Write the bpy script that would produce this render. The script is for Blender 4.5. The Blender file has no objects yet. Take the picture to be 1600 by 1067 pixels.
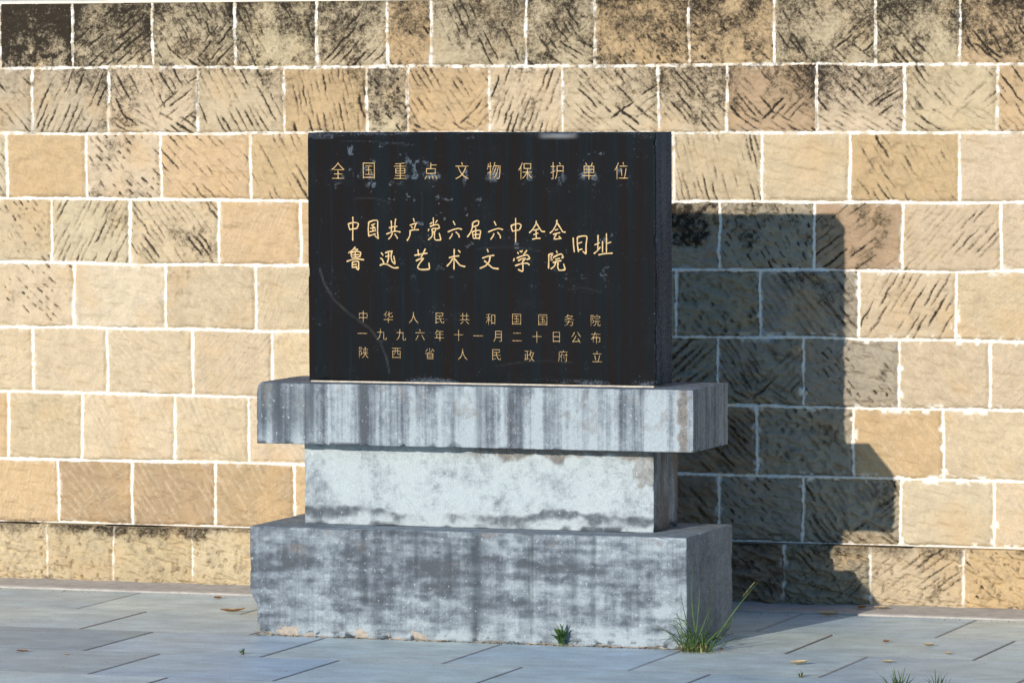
import bpy, bmesh, math, random
import numpy as np
from mathutils import Matrix, Vector

S = bpy.context.scene
C = S.collection

# ---------------------------------------------------------------- camera
cam_d = bpy.data.cameras.new("camera")
cam = bpy.data.objects.new("camera", cam_d)
C.objects.link(cam)
S.camera = cam
cam_d.sensor_width = 36.0
cam_d.lens = 177.33
cam_d.clip_start = 0.1
cam_d.clip_end = 2000.0
_yaw, _pitch, _roll = 0.3363, -0.0541, -0.0047
fw = Vector((-math.sin(_yaw) * math.cos(_pitch), math.cos(_yaw) * math.cos(_pitch), math.sin(_pitch)))
rt = Vector((math.cos(_yaw), math.sin(_yaw), 0.0))
up = rt.cross(fw)
r2 = rt * math.cos(_roll) + up * math.sin(_roll)
u2 = up * math.cos(_roll) - rt * math.sin(_roll)
M = Matrix((r2, u2, -fw)).transposed().to_4x4()
M.translation = Vector((3.7542, -15.3011, 1.8548))
cam.matrix_world = M

# ---------------------------------------------------------------- sky and sun
SUN_DIR = Vector((0.2228, 1.0, -0.2715)).normalized()       # the way the light travels
EL = math.asin(-SUN_DIR.z)
world = bpy.data.worlds.new("World")
S.world = world
world.use_nodes = True
wn = world.node_tree.nodes
wn.clear()
sky = wn.new("ShaderNodeTexSky")
sky.sky_type = 'NISHITA'
sky.sun_disc = False
sky.sun_elevation = EL
sky.sun_rotation = math.atan2(-SUN_DIR.x, -SUN_DIR.y)
sky.air_density = 1.0
sky.dust_density = 0.4
sky.ozone_density = 2.5
bg = wn.new("ShaderNodeBackground")
bg.inputs[1].default_value = 0.138
wo = wn.new("ShaderNodeOutputWorld")
tintn = wn.new("ShaderNodeMix"); tintn.data_type = 'RGBA'; tintn.blend_type = 'MULTIPLY'
tintn.inputs[0].default_value = 1.0; tintn.inputs[7].default_value = (0.70, 0.94, 1.18, 1)
world.node_tree.links.new(sky.outputs[0], tintn.inputs[6])
world.node_tree.links.new(tintn.outputs[2], bg.inputs[0])
world.node_tree.links.new(bg.outputs[0], wo.inputs[0])

sun_d = bpy.data.lights.new("sun", 'SUN')
sun_d.energy = 4.6
sun_d.angle = math.radians(0.5)
sun_d.color = (1.0, 0.905, 0.775)
sun = bpy.data.objects.new("sun", sun_d)
C.objects.link(sun)
sun.location = (-6, -20, 8)
sun.rotation_euler = SUN_DIR.to_track_quat('-Z', 'Y').to_euler()

S.view_settings.view_transform = 'Standard'
S.view_settings.look = 'None'
S.view_settings.exposure = 0.0
S.view_settings.gamma = 1.0

# ---------------------------------------------------------------- helpers
rng = np.random.RandomState(11)
random.seed(4)
TAB = rng.rand(32, 256, 256)

def vn(x, y, s=0):
    x = np.asarray(x, float); y = np.asarray(y, float)
    xi = np.floor(x).astype(int); yi = np.floor(y).astype(int)
    fx = x - xi; fy = y - yi
    fx = fx * fx * (3 - 2 * fx); fy = fy * fy * (3 - 2 * fy)
    T = TAB[s % 32]
    x0 = xi & 255; x1 = (xi + 1) & 255; y0 = yi & 255; y1 = (yi + 1) & 255
    a = T[y0, x0] * (1 - fx) + T[y0, x1] * fx
    b = T[y1, x0] * (1 - fx) + T[y1, x1] * fx
    return a * (1 - fy) + b * fy

def fbm(x, y, o=4, s=0):
    r = 0; a = 1.0; t = 0
    for i in range(o):
        r = r + a * vn(x * 2 ** i + 17.3 * i, y * 2 ** i + 9.1 * i, s + i); t += a; a *= 0.5
    return r / t

def ss(a, b, x):
    t = np.clip((x - a) / (b - a), 0, 1)
    return t * t * (3 - 2 * t)

def tag(o, label=None, cat=None, group=None, kind=None):
    if label: o['label'] = label
    if cat: o['category'] = cat
    if group: o['group'] = group
    if kind: o['kind'] = kind
    return o

def link(name, me, mat=None, parent=None):
    o = bpy.data.objects.new(name, me)
    C.objects.link(o)
    if mat: me.materials.append(mat)
    if parent: o.parent = parent
    return o

def empty(name, loc):
    o = bpy.data.objects.new(name, None)
    o.empty_display_size = 0.1
    o.location = loc
    C.objects.link(o)
    return o

def np_mesh(name, V, Q, attrs=None, smooth=True):
    """V (n,3), Q (m,4) -> mesh with float-colour point attributes"""
    me = bpy.data.meshes.new(name)
    n, m = len(V), len(Q)
    me.vertices.add(n); me.vertices.foreach_set("co", np.ascontiguousarray(V, np.float32).ravel())
    me.loops.add(m * 4); me.loops.foreach_set("vertex_index", np.ascontiguousarray(Q, np.int32).ravel())
    me.polygons.add(m)
    me.polygons.foreach_set("loop_start", np.arange(0, m * 4, 4, dtype=np.int32))
    me.polygons.foreach_set("loop_total", np.full(m, 4, np.int32))
    me.polygons.foreach_set("use_smooth", np.full(m, smooth, bool))
    me.update(calc_edges=True)
    for k, a in (attrs or {}).items():
        at = me.attributes.new(k, 'FLOAT_COLOR', 'POINT')
        at.data.foreach_set("color", np.ascontiguousarray(a, np.float32).ravel())
    me.validate()
    return me

def grid_quads(nr, nc, off=0, flip=False):
    i = np.arange(nr * nc).reshape(nr, nc) + off
    q = np.stack([i[:-1, :-1], i[:-1, 1:], i[1:, 1:], i[1:, :-1]], -1).reshape(-1, 4)
    return q[:, ::-1] if flip else q

class NT:
    """small node-tree builder"""
    def __init__(s, name, rough=0.85, spec=0.3):
        s.m = bpy.data.materials.new(name); s.m.use_nodes = True
        s.n = s.m.node_tree.nodes; s.l = s.m.node_tree.links
        s.b = s.n["Principled BSDF"]
        s.b.inputs["Roughness"].default_value = rough
        s.b.inputs["Specular IOR Level"].default_value = spec
    def put(s, sock, v):
        if isinstance(v, bpy.types.NodeSocket): s.l.new(v, sock)
        elif v is not None: sock.default_value = v
    def attr(s, name):
        n = s.n.new("ShaderNodeAttribute"); n.attribute_name = name
        return n
    def sep(s, c):
        n = s.n.new("ShaderNodeSeparateColor"); s.l.new(c, n.inputs[0]); return n.outputs
    def coord(s, scale=(1, 1, 1), rot=(0, 0, 0)):
        t = s.n.new("ShaderNodeTexCoord"); mp = s.n.new("ShaderNodeMapping")
        mp.inputs["Scale"].default_value = scale; mp.inputs["Rotation"].default_value = rot
        s.l.new(t.outputs["Object"], mp.inputs[0]); return mp.outputs[0]
    def noise(s, scale, det=4, rough=0.55, vec=None, dist=0.0):
        n = s.n.new("ShaderNodeTexNoise")
        n.inputs["Scale"].default_value = scale; n.inputs["Detail"].default_value = det
        n.inputs["Roughness"].default_value = rough; n.inputs["Distortion"].default_value = dist
        s.l.new(vec if vec is not None else s.coord(), n.inputs["Vector"]); return n.outputs[0]
    def math(s, op, a, b=None, c=None, clamp=False):
        n = s.n.new("ShaderNodeMath"); n.operation = op; n.use_clamp = clamp
        s.put(n.inputs[0], a); s.put(n.inputs[1], b)
        if c is not None: s.put(n.inputs[2], c)
        return n.outputs[0]
    def step(s, v, a, b, o0=0.0, o1=1.0):
        n = s.n.new("ShaderNodeMapRange"); n.interpolation_type = 'SMOOTHSTEP'
        s.put(n.inputs[0], v); n.inputs[1].default_value = a; n.inputs[2].default_value = b
        n.inputs[3].default_value = o0; n.inputs[4].default_value = o1
        return n.outputs[0]
    def mix(s, f, a, b, mode='MIX'):
        n = s.n.new("ShaderNodeMix"); n.data_type = 'RGBA'; n.blend_type = mode
        s.put(n.inputs[0], f)
        for k, v in ((6, a), (7, b)):
            s.put(n.inputs[k], v if isinstance(v, bpy.types.NodeSocket) else (*v, 1.0))
        return n.outputs[2]
    def grey(s, v):
        n = s.n.new("ShaderNodeCombineColor")
        for i in range(3): s.l.new(v, n.inputs[i])
        return n.outputs[0]
    def bump(s, h, strength, dist, prev=None):
        n = s.n.new("ShaderNodeBump"); n.inputs["Strength"].default_value = strength
        n.inputs["Distance"].default_value = dist; s.l.new(h, n.inputs["Height"])
        if prev is not None: s.l.new(prev, n.inputs["Normal"])
        return n.outputs[0]
    def done(s, col, normal=None, rough=None):
        s.put(s.b.inputs["Base Color"], col if isinstance(col, bpy.types.NodeSocket) else (*col, 1.0))
        if normal is not None: s.l.new(normal, s.b.inputs["Normal"])
        if rough is not None: s.put(s.b.inputs["Roughness"], rough)
        return s.m

# ---------------------------------------------------------------- materials
def mat_wall():
    t = NT("sandstone_masonry", 0.92, 0.15)
    w = t.attr("wear"); R, G, B = t.sep(w.outputs["Color"])[:3]
    tint = t.attr("tint").outputs["Color"]
    mottle = t.noise(22, 5, 0.6)
    fine = t.noise(170, 3, 0.6)
    mid = t.noise(70, 4, 0.65)
    warm = t.noise(5.5, 3, 0.5)
    base = t.mix(1.0, tint, t.grey(t.step(mottle, 0.25, 0.75, 0.90, 1.08)), 'MULTIPLY')
    base = t.mix(1.0, base, t.grey(t.step(fine, 0.25, 0.75, 0.90, 1.08)), 'MULTIPLY')
    base = t.mix(t.step(warm, 0.48, 0.72, 0.0, 0.42), base, (0.49, 0.33, 0.17))
    base = t.mix(t.step(t.noise(7.7, 5, 0.6), 0.48, 0.72, 0.0, 0.30), base, (0.33, 0.26, 0.17))
    base = t.mix(t.math('MULTIPLY', B, t.step(fine, 0.25, 0.6)), base, (0.62, 0.545, 0.415))
    d = t.math('ADD', R, t.math('MULTIPLY', t.math('SUBTRACT', mid, 0.5), t.step(R, 0.03, 0.5, 0.0, 1.15)))
    d = t.math('ADD', d, t.math('MULTIPLY', t.math('SUBTRACT', fine, 0.5), t.step(R, 0.03, 0.5, 0.0, 0.95)))
    df = t.step(d, 0.14, 0.92)
    dcol = t.mix(t.step(t.math('ADD', R, t.math('MULTIPLY', t.math('SUBTRACT', mid, 0.5), 0.5)), 0.36, 0.88), (0.125, 0.094, 0.060), (0.032, 0.025, 0.018))
    base = t.mix(df, base, dcol)
    mcol = t.mix(t.step(mid, 0.35, 0.75), (0.86, 0.83, 0.765), (0.74, 0.69, 0.60))
    mcol = t.mix(t.math('MULTIPLY', df, 0.75), mcol, (0.22, 0.19, 0.15))
    base = t.mix(G, base, mcol)
    base = t.mix(w.outputs["Alpha"], base, (0.035, 0.028, 0.022))
    nb = t.bump(mid, 0.7, 0.005)
    nb = t.bump(fine, 0.4, 0.0016, nb)
    return t.done(base, nb)

def mat_stone(name, streak=1.0, lam=0.32, lo=(0.048, 0.057, 0.070), mid=(0.118, 0.143, 0.175), hi=(0.320, 0.372, 0.408)):
    """bluish limestone; wear: R dark, G pale, B brown, A lime bloom"""
    t = NT(name, 0.72, 0.35)
    w = t.attr("wear"); R, G, B = t.sep(w.outputs["Color"])[:3]
    n1 = t.noise(14, 6, 0.65, dist=0.6)
    n2 = t.noise(60, 5, 0.65)
    fine = t.noise(240, 3, 0.65)
    n4 = t.noise(1.0, 5, 0.7, t.coord((42, 42, 120)))
    st = t.noise(1.0, 4, 0.6, t.coord((34, 34, 1.3)))
    v = t.math('ADD', G, t.math('MULTIPLY', t.math('SUBTRACT', n1, 0.5), 0.9))
    v = t.math('ADD', v, t.math('MULTIPLY', t.math('SUBTRACT', n2, 0.5), 0.85))
    v = t.math('ADD', v, t.math('MULTIPLY', t.math('SUBTRACT', n4, 0.5), lam))
    v = t.math('ADD', v, t.math('MULTIPLY', t.math('SUBTRACT', st, 0.5), 0.8 * streak))
    st2 = t.noise(1.0, 3, 0.65, t.coord((120, 120, 2.2)))
    v = t.math('ADD', v, t.math('MULTIPLY', t.math('SUBTRACT', st2, 0.5), 0.75 * streak))
    base = t.mix(t.step(v, -0.05, 0.95), mid, hi)
    lowr = t.step(v, -0.35, 0.2, 1.0, 0.0)
    base = t.mix(t.math('MULTIPLY', lowr, 0.8), base, lo)
    d = t.math('ADD', R, t.math('MULTIPLY', t.math('SUBTRACT', n2, 0.5), t.step(R, 0.02, 0.4, 0.0, 0.9)))
    base = t.mix(t.math('MULTIPLY', t.step(d, 0.1, 1.0), 0.9), base, (0.030, 0.042, 0.056))
    b = t.math('ADD', B, t.math('MULTIPLY', t.math('SUBTRACT', n1, 0.5), t.step(B, 0.02, 0.4, 0.0, 1.0)))
    base = t.mix(t.math('MULTIPLY', t.step(b, 0.2, 0.8), 0.85), base, t.mix(t.step(n2, 0.35, 0.65), (0.10, 0.09, 0.085), (0.19, 0.16, 0.135)))
    pits = t.step(t.noise(95, 2, 0.5), 0.66, 0.74)
    base = t.mix(t.math('MULTIPLY', pits, 0.45), base, (0.52, 0.57, 0.60))
    crk = t.n.new("ShaderNodeTexNoise"); crk.inputs["Scale"].default_value = 16; crk.inputs["Detail"].default_value = 5
    t.l.new(t.coord(), crk.inputs["Vector"])
    line = t.step(t.math('ABSOLUTE', t.math('SUBTRACT', crk.outputs[0], 0.5)), 0.0, 0.012, 1.0, 0.0)
    base = t.mix(t.math('MULTIPLY', line, 0.16), base, (0.075, 0.072, 0.078))
    base = t.mix(t.step(t.math('ADD', w.outputs["Alpha"], t.math('MULTIPLY', t.math('SUBTRACT', n2, 0.5), 0.8)), 0.45, 0.6), base, t.mix(t.step(n2, 0.35, 0.65), (0.42, 0.355, 0.29), (0.27, 0.245, 0.22)))
    base = t.mix(1.0, base, t.grey(t.step(fine, 0.25, 0.75, 0.86, 1.12)), 'MULTIPLY')
    nb = t.bump(n2, 0.6, 0.004)
    nb = t.bump(fine, 0.5, 0.0012, nb)
    return t.done(base, nb)

def mat_tablet():
    t = NT("black_polished_stone", 0.65, 0.05)
    w = t.attr("wear"); R, G, B = t.sep(w.outputs["Color"])[:3]
    st = t.noise(1.0, 4, 0.6, t.coord((38, 38, 1.1)))
    st2 = t.noise(1.0, 3, 0.6, t.coord((60, 60, 2.0)))
    n2 = t.noise(120, 4, 0.65)
    n3 = t.noise(9, 4, 0.6)
    base = t.mix(t.step(st, 0.35, 0.68), (0.0026, 0.0062, 0.0094), (0.0095, 0.0074, 0.0076))
    base = t.mix(t.step(st2, 0.56, 0.76, 0.0, 0.55), base, (0.007, 0.017, 0.029))
    base = t.mix(t.step(n3, 0.5, 0.75, 0.0, 0.45), base, (0.009, 0.012, 0.015))
    spk = t.step(t.noise(150, 1, 0.5), 0.70, 0.78, 0.0, 0.35)
    base = t.mix(t.math('MULTIPLY', spk, t.step(n3, 0.45, 0.7)), base, (0.16, 0.20, 0.25))
    sc = t.math('ADD', R, t.math('MULTIPLY', t.math('SUBTRACT', n2, 0.5), t.step(R, 0.05, 0.5, 0.0, 1.6)))
    base = t.mix(t.math('MULTIPLY', t.step(sc, 0.3, 1.0), 0.7), base, (0.13, 0.165, 0.21))
    base = t.mix(t.math('MULTIPLY', G, 0.8), base, (0.40, 0.42, 0.44))
    nb = t.bump(n2, 0.12, 0.001)
    return t.done(base, nb, t.step(st, 0.3, 0.7, 0.5, 0.68))

def mat_gold(name="gold_paint", worn=0.55, f=1.0):
    t = NT(name, 0.5, 0.4)
    n = t.noise(90, 4, 0.7)
    base = t.mix(t.step(n, 0.35, 0.7), (0.60 * f, 0.41 * f, 0.18 * f), (0.40 * f, 0.265 * f, 0.115 * f))
    base = t.mix(t.step(t.noise(220, 3, 0.6), 0.66 - 0.16 * worn, 0.76 - 0.16 * worn, 0.0, worn), base, (0.10, 0.085, 0.065))
    return t.done(base)

def mat_pave():
    t = NT("paving_stone", 0.5, 0.5)
    tint = t.attr("tint").outputs["Color"]
    n0 = t.noise(1.3, 4, 0.55); n1 = t.noise(7, 5, 0.6, t.coord((0.7, 1, 1)))
    n2 = t.noise(120, 3, 0.65); n3 = t.noise(34, 4, 0.6)
    c = t.mix(t.step(n0, 0.36, 0.66), (0.93, 0.97, 1.04), (1.09, 1.06, 0.99))
    base = t.mix(1.0, tint, c, 'MULTIPLY')
    base = t.mix(1.0, base, t.grey(t.step(n1, 0.25, 0.75, 0.80, 1.14)), 'MULTIPLY')
    base = t.mix(1.0, base, t.grey(t.step(t.noise(18, 6, 0.7, t.coord((0.7, 1, 1))), 0.3, 0.7, 0.90, 1.09)), 'MULTIPLY')
    base = t.mix(1.0, base, t.grey(t.step(n2, 0.2, 0.8, 0.82, 1.16)), 'MULTIPLY')
    base = t.mix(t.step(n3, 0.66, 0.78, 0.0, 0.35), base, (0.20, 0.19, 0.19))
    base = t.mix(t.step(t.noise(26, 2), 0.70, 0.78, 0.0, 0.4), base, (0.62, 0.61, 0.58))
    nb = t.bump(n1, 0.25, 0.004)
    nb = t.bump(n2, 0.3, 0.0008, nb)
    return t.done(base, nb)

def mat_simple(name, a, b, scale=30, rough=0.85, bump=0.0, spec=0.3):
    t = NT(name, rough, spec)
    n = t.noise(scale, 5, 0.65)
    base = t.mix(t.step(n, 0.3, 0.7), a, b)
    nb = t.bump(n, bump, 0.004) if bump else None
    return t.done(base, nb)

def mat_leaf(name, a, b, trans=0.25, scale=40):
    t = NT(name, 0.5, 0.4)
    n = t.noise(scale, 3, 0.6)
    base = t.mix(t.step(n, 0.35, 0.65), a, b)
    t.done(base)
    tr = t.n.new("ShaderNodeBsdfTranslucent"); t.l.new(base, tr.inputs[0])
    mx = t.n.new("ShaderNodeMixShader"); mx.inputs[0].default_value = trans
    t.l.new(t.b.outputs[0], mx.inputs[1]); t.l.new(tr.outputs[0], mx.inputs[2])
    t.l.new(mx.outputs[0], t.n["Material Output"].inputs[0])
    return t.m

MW = mat_wall()
M_LEDGE = mat_stone("ledge_limestone", 1.35)
M_PED = mat_stone("pedestal_limestone", 0.35, hi=(0.385, 0.440, 0.470))
M_BASE = mat_stone("base_limestone", 0.6, 0.75)
M_TAB = mat_tablet()
M_GOLD = mat_gold()
M_GOLD_WORN = mat_gold("worn_gold_paint", 0.85, 0.86)
M_PAVE = mat_pave()
M_GUT = mat_simple("gutter_concrete", (0.50, 0.47, 0.43), (0.38, 0.36, 0.33), 25, 0.9, 0.4)
M_SOIL = mat_simple("dark_soil", (0.05, 0.045, 0.04), (0.085, 0.072, 0.06), 40, 0.95, 0.5)
M_BED = mat_simple("bed_mortar", (0.60, 0.54, 0.45), (0.42, 0.37, 0.31), 70, 0.9, 0.4)
M_MORT = mat_simple("pale_mortar", (0.80, 0.76, 0.68), (0.66, 0.60, 0.50), 60, 0.9, 0.4)
M_BODY = mat_simple("wall_core", (0.40, 0.33, 0.22), (0.32, 0.26, 0.18), 12, 0.95, 0.3)
M_GRASS = mat_leaf("grass_blade", (0.050, 0.115, 0.030), (0.10, 0.17, 0.045))
M_DRY = mat_leaf("dry_grass", (0.36, 0.22, 0.09), (0.50, 0.36, 0.17), 0.15)
M_SEED = mat_leaf("seed_head", (0.20, 0.20, 0.07), (0.30, 0.26, 0.11), 0.15)
M_WEED = mat_leaf("weed_leaf", (0.045, 0.12, 0.030), (0.085, 0.17, 0.045), 0.2)
M_HEDGE = mat_leaf("hedge_leaf", (0.016, 0.045, 0.020), (0.035, 0.075, 0.025), 0.15, 6)
M_FALLEN = mat_leaf("fallen_leaf_brown", (0.30, 0.13, 0.05), (0.42, 0.23, 0.09), 0.1, 60)
M_FALLENP = mat_leaf("fallen_leaf_straw", (0.55, 0.42, 0.24), (0.62, 0.50, 0.32), 0.1, 60)
M_BARK = mat_simple("hedge_stem", (0.10, 0.075, 0.05), (0.16, 0.12, 0.08), 30)

# ---------------------------------------------------------------- ground and pavement
gm = np_mesh("ground", np.array([[-300, -300, -0.016], [300, -300, -0.016], [300, 300, -0.016], [-300, 300, -0.016]], float),
             np.array([[0, 1, 2, 3]]), smooth=False)
tag(link("ground", gm, M_SOIL), kind='structure')

def build_pavement():
    V = []; F = []; T = []
    pr = random.Random(21)
    PAL = [(0.43, 0.455, 0.45), (0.39, 0.42, 0.435), (0.45, 0.46, 0.44), (0.36, 0.40, 0.435), (0.41, 0.435, 0.44)]
    DARK = (0.26, 0.30, 0.335)
    for k in range(-1, 34):
        y1 = 1.135 - 0.57 * k if k >= 0 else 1.135
        if k < 0: continue
        y0 = y1 - 0.57
        sh = (-3.39 + 0.27 * k) % 0.61
        for i in range(-20, 14):
            x0 = i * 0.61 + sh; x1 = x0 + 0.61
            gx0 = 0.002; gx1 = pr.choice((0.0008, 0.0015, 0.003, 0.005))
            a, b = x0 + gx0, x1 - gx1
            c, d = y0 + 0.0002, y1 - 0.0002
            pass
            n = len(V); rings = [(0.010, 0.0), (0.003, 0.0), (0.0, -0.0012), (0.0, -0.03)]
            for iy, zz in rings:
                ix = iy
                for px, py in ((a + ix, c + iy), (b - ix, c + iy), (b - ix, d - iy), (a + ix, d - iy)): V.append((px, py, zz))
            F.append((n, n + 1, n + 2, n + 3))
            for q in range(3):
                for j in range(4):
                    jj = (j + 1) % 4
                    F.append((n + 4 * q + 4 + j, n + 4 * q + 4 + jj, n + 4 * q + jj, n + 4 * q + j))
            cx, cy = (a + b) / 2, (c + d) / 2
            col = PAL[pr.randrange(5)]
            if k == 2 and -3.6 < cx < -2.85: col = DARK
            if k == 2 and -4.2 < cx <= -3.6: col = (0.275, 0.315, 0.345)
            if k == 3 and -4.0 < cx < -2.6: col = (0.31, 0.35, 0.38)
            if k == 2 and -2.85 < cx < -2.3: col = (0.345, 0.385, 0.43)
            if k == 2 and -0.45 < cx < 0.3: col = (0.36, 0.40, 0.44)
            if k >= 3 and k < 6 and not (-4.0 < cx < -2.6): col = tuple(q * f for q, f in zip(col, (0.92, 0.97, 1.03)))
            j = pr.uniform(0.95, 1.05)
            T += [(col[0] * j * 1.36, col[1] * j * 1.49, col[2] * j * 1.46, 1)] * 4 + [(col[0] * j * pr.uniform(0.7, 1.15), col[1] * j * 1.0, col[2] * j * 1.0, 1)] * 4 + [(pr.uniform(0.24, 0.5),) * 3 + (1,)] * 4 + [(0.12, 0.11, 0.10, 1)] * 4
    me = np_mesh("pavement", np.array(V), np.array(F), {"tint": np.array(T)}, smooth=False)
    return tag(link("pavement", me, M_PAVE), kind='structure')
build_pavement()

# ---------------------------------------------------------------- stone wall
WY = 1.3972
PLY = WY - 0.06
ZB = [2.0945, 1.8623, 1.6276, 1.3903, 1.1569, 0.9224, 0.6870, 0.4468, 0.2142]
JX = [
 [-3.758, -3.445, -3.123, -2.812, -2.544, -2.379, -2.025, -1.773, -1.429, -1.123, -0.763, -0.467],
 [-3.918, -3.617, -3.268, -2.937, -2.623, -2.468, -2.162, -1.891, -1.542, -1.292, -0.97, -0.662, -0.336],
 [-4.022, -3.705, -3.414, -3.066, -1.487, -1.166, -0.854, -0.469],
 [-3.849, -3.537, -3.191, -2.877, -1.32, -0.982, -0.668, -0.324],
 [-3.76, -3.401, -3.051, -1.479, -1.174, -0.824, -0.478],
 [-3.926, -3.632, -3.298, -2.989, -1.328, -1.019, -0.678, -0.361],
 [-4.027, -3.733, -3.368, -3.08, -1.188, -0.844, -0.523],
 [-3.829, -3.538, -3.212, -2.906, -1.325, -1.024, -0.676, -0.344],
 [-3.852, -3.587, -3.277, -1.076, -0.766, -0.439]]
# tint, dirt, chisel pattern, kind of groove; a '|' marks the stones either side of the hidden stretch
SPEC = [
 "g.86 0d,g.78 2d,g.66 3d,g.70 4d,g.70 2d,o.66 6d,g.58 4d,g.66 3d,o.72 6d,o.70 6d,g.60 3d,g.66 1d,o.72 3d",
 "g.46 1d,g.56 5d,c.40 3d,c.46 1d,o.42 4d,g.80 6d,o.40 3d,c.42 5d,c.40 3d,c.54 1d,r.58 3d,c.56 3d,c.44 3d,o.34 1d",
 "g.3 1d,o.05 0d,c.36 6d,o.14 1d,o.22 1d|o.1 0d,c.13 4d,c.16 0d,o.28 1d,c.05 6l",
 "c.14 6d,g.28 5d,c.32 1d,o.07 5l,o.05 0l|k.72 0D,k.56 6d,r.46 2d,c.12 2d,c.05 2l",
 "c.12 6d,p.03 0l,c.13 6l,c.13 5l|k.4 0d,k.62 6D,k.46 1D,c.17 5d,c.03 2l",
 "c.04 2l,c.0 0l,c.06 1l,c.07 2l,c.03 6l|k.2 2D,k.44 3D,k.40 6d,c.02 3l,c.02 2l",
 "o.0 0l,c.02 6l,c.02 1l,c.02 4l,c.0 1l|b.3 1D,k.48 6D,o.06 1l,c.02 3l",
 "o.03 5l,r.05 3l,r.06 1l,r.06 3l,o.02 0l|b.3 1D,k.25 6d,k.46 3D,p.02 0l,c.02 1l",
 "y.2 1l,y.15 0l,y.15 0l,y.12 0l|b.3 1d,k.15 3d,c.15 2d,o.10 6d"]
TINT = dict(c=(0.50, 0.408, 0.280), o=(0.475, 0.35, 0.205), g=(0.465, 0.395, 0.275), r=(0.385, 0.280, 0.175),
            y=(0.465, 0.385, 0.255), p=(0.52, 0.445, 0.325), k=(0.33, 0.29, 0.22), b=(0.26, 0.20, 0.14))  # k: dingy olive stone, darkened further to paint in the monument's cast shadow
FAN = {0: [], 1: [(-52, None)], 2: [(42, None)], 4: [(-70, None)], 5: [(64, None)], 6: [(-48, 'sp')],
       3: [(-52, 'ul'), (42, 'lr'), (-38, 'bt')]}

def row_layout(ri, lo, hi):
    r = random.Random(100 + ri)
    js = JX[ri]; sp = SPEC[ri].replace('|', ',|,').split(',')
    stones = []                                  # (x_right, spec)
    left = []; x = js[0]
    while x > lo - 0.4:
        w = r.uniform(0.27, 0.38); left.append((x - w, x)); x -= w
    it = iter(sp); out = []
    first = next(it)
    rnd = lambda: r.choice("ccogpr") + ("%.2f" % (r.uniform(0.4, 0.8) if ri == 0 else r.uniform(0.2, 0.6) if ri == 1 else r.uniform(0, 0.25))) + " %d%s" % (r.randrange(7), "d" if ri < 4 else "l")
    out.append((left[0][0], left[0][1], first))
    for a, b in left[1:]: out.append((a, b, rnd()))
    for a, b in zip(js[:-1], js[1:]):
        if b - a < 0.55:
            s = next(it)
            out.append((a, b, s))
        else:
            s1 = next(it); assert next(it) == '|'; s2 = next(it)
            n = max(2, round((b - a) / 0.33)); w = (b - a) / n
            cuts = [a] + [a + w * i + r.uniform(-0.03, 0.03) for i in range(1, n)] + [b]
            for i in range(n):
                out.append((cuts[i], cuts[i + 1], s1 if i == 0 else s2 if i == n - 1 else rnd()))
    x = js[-1]; s = next(it); k = 0
    while x < hi + 0.4:
        w = r.uniform(0.30, 0.38); out.append((x, x + w, s if k == 0 else rnd())); x += w; k += 1
    out.sort()
    return out

def parse(s):
    t = s[0]; d, f = s[1:].split()
    return t, float(d), int(f[0]), f[1]

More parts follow.
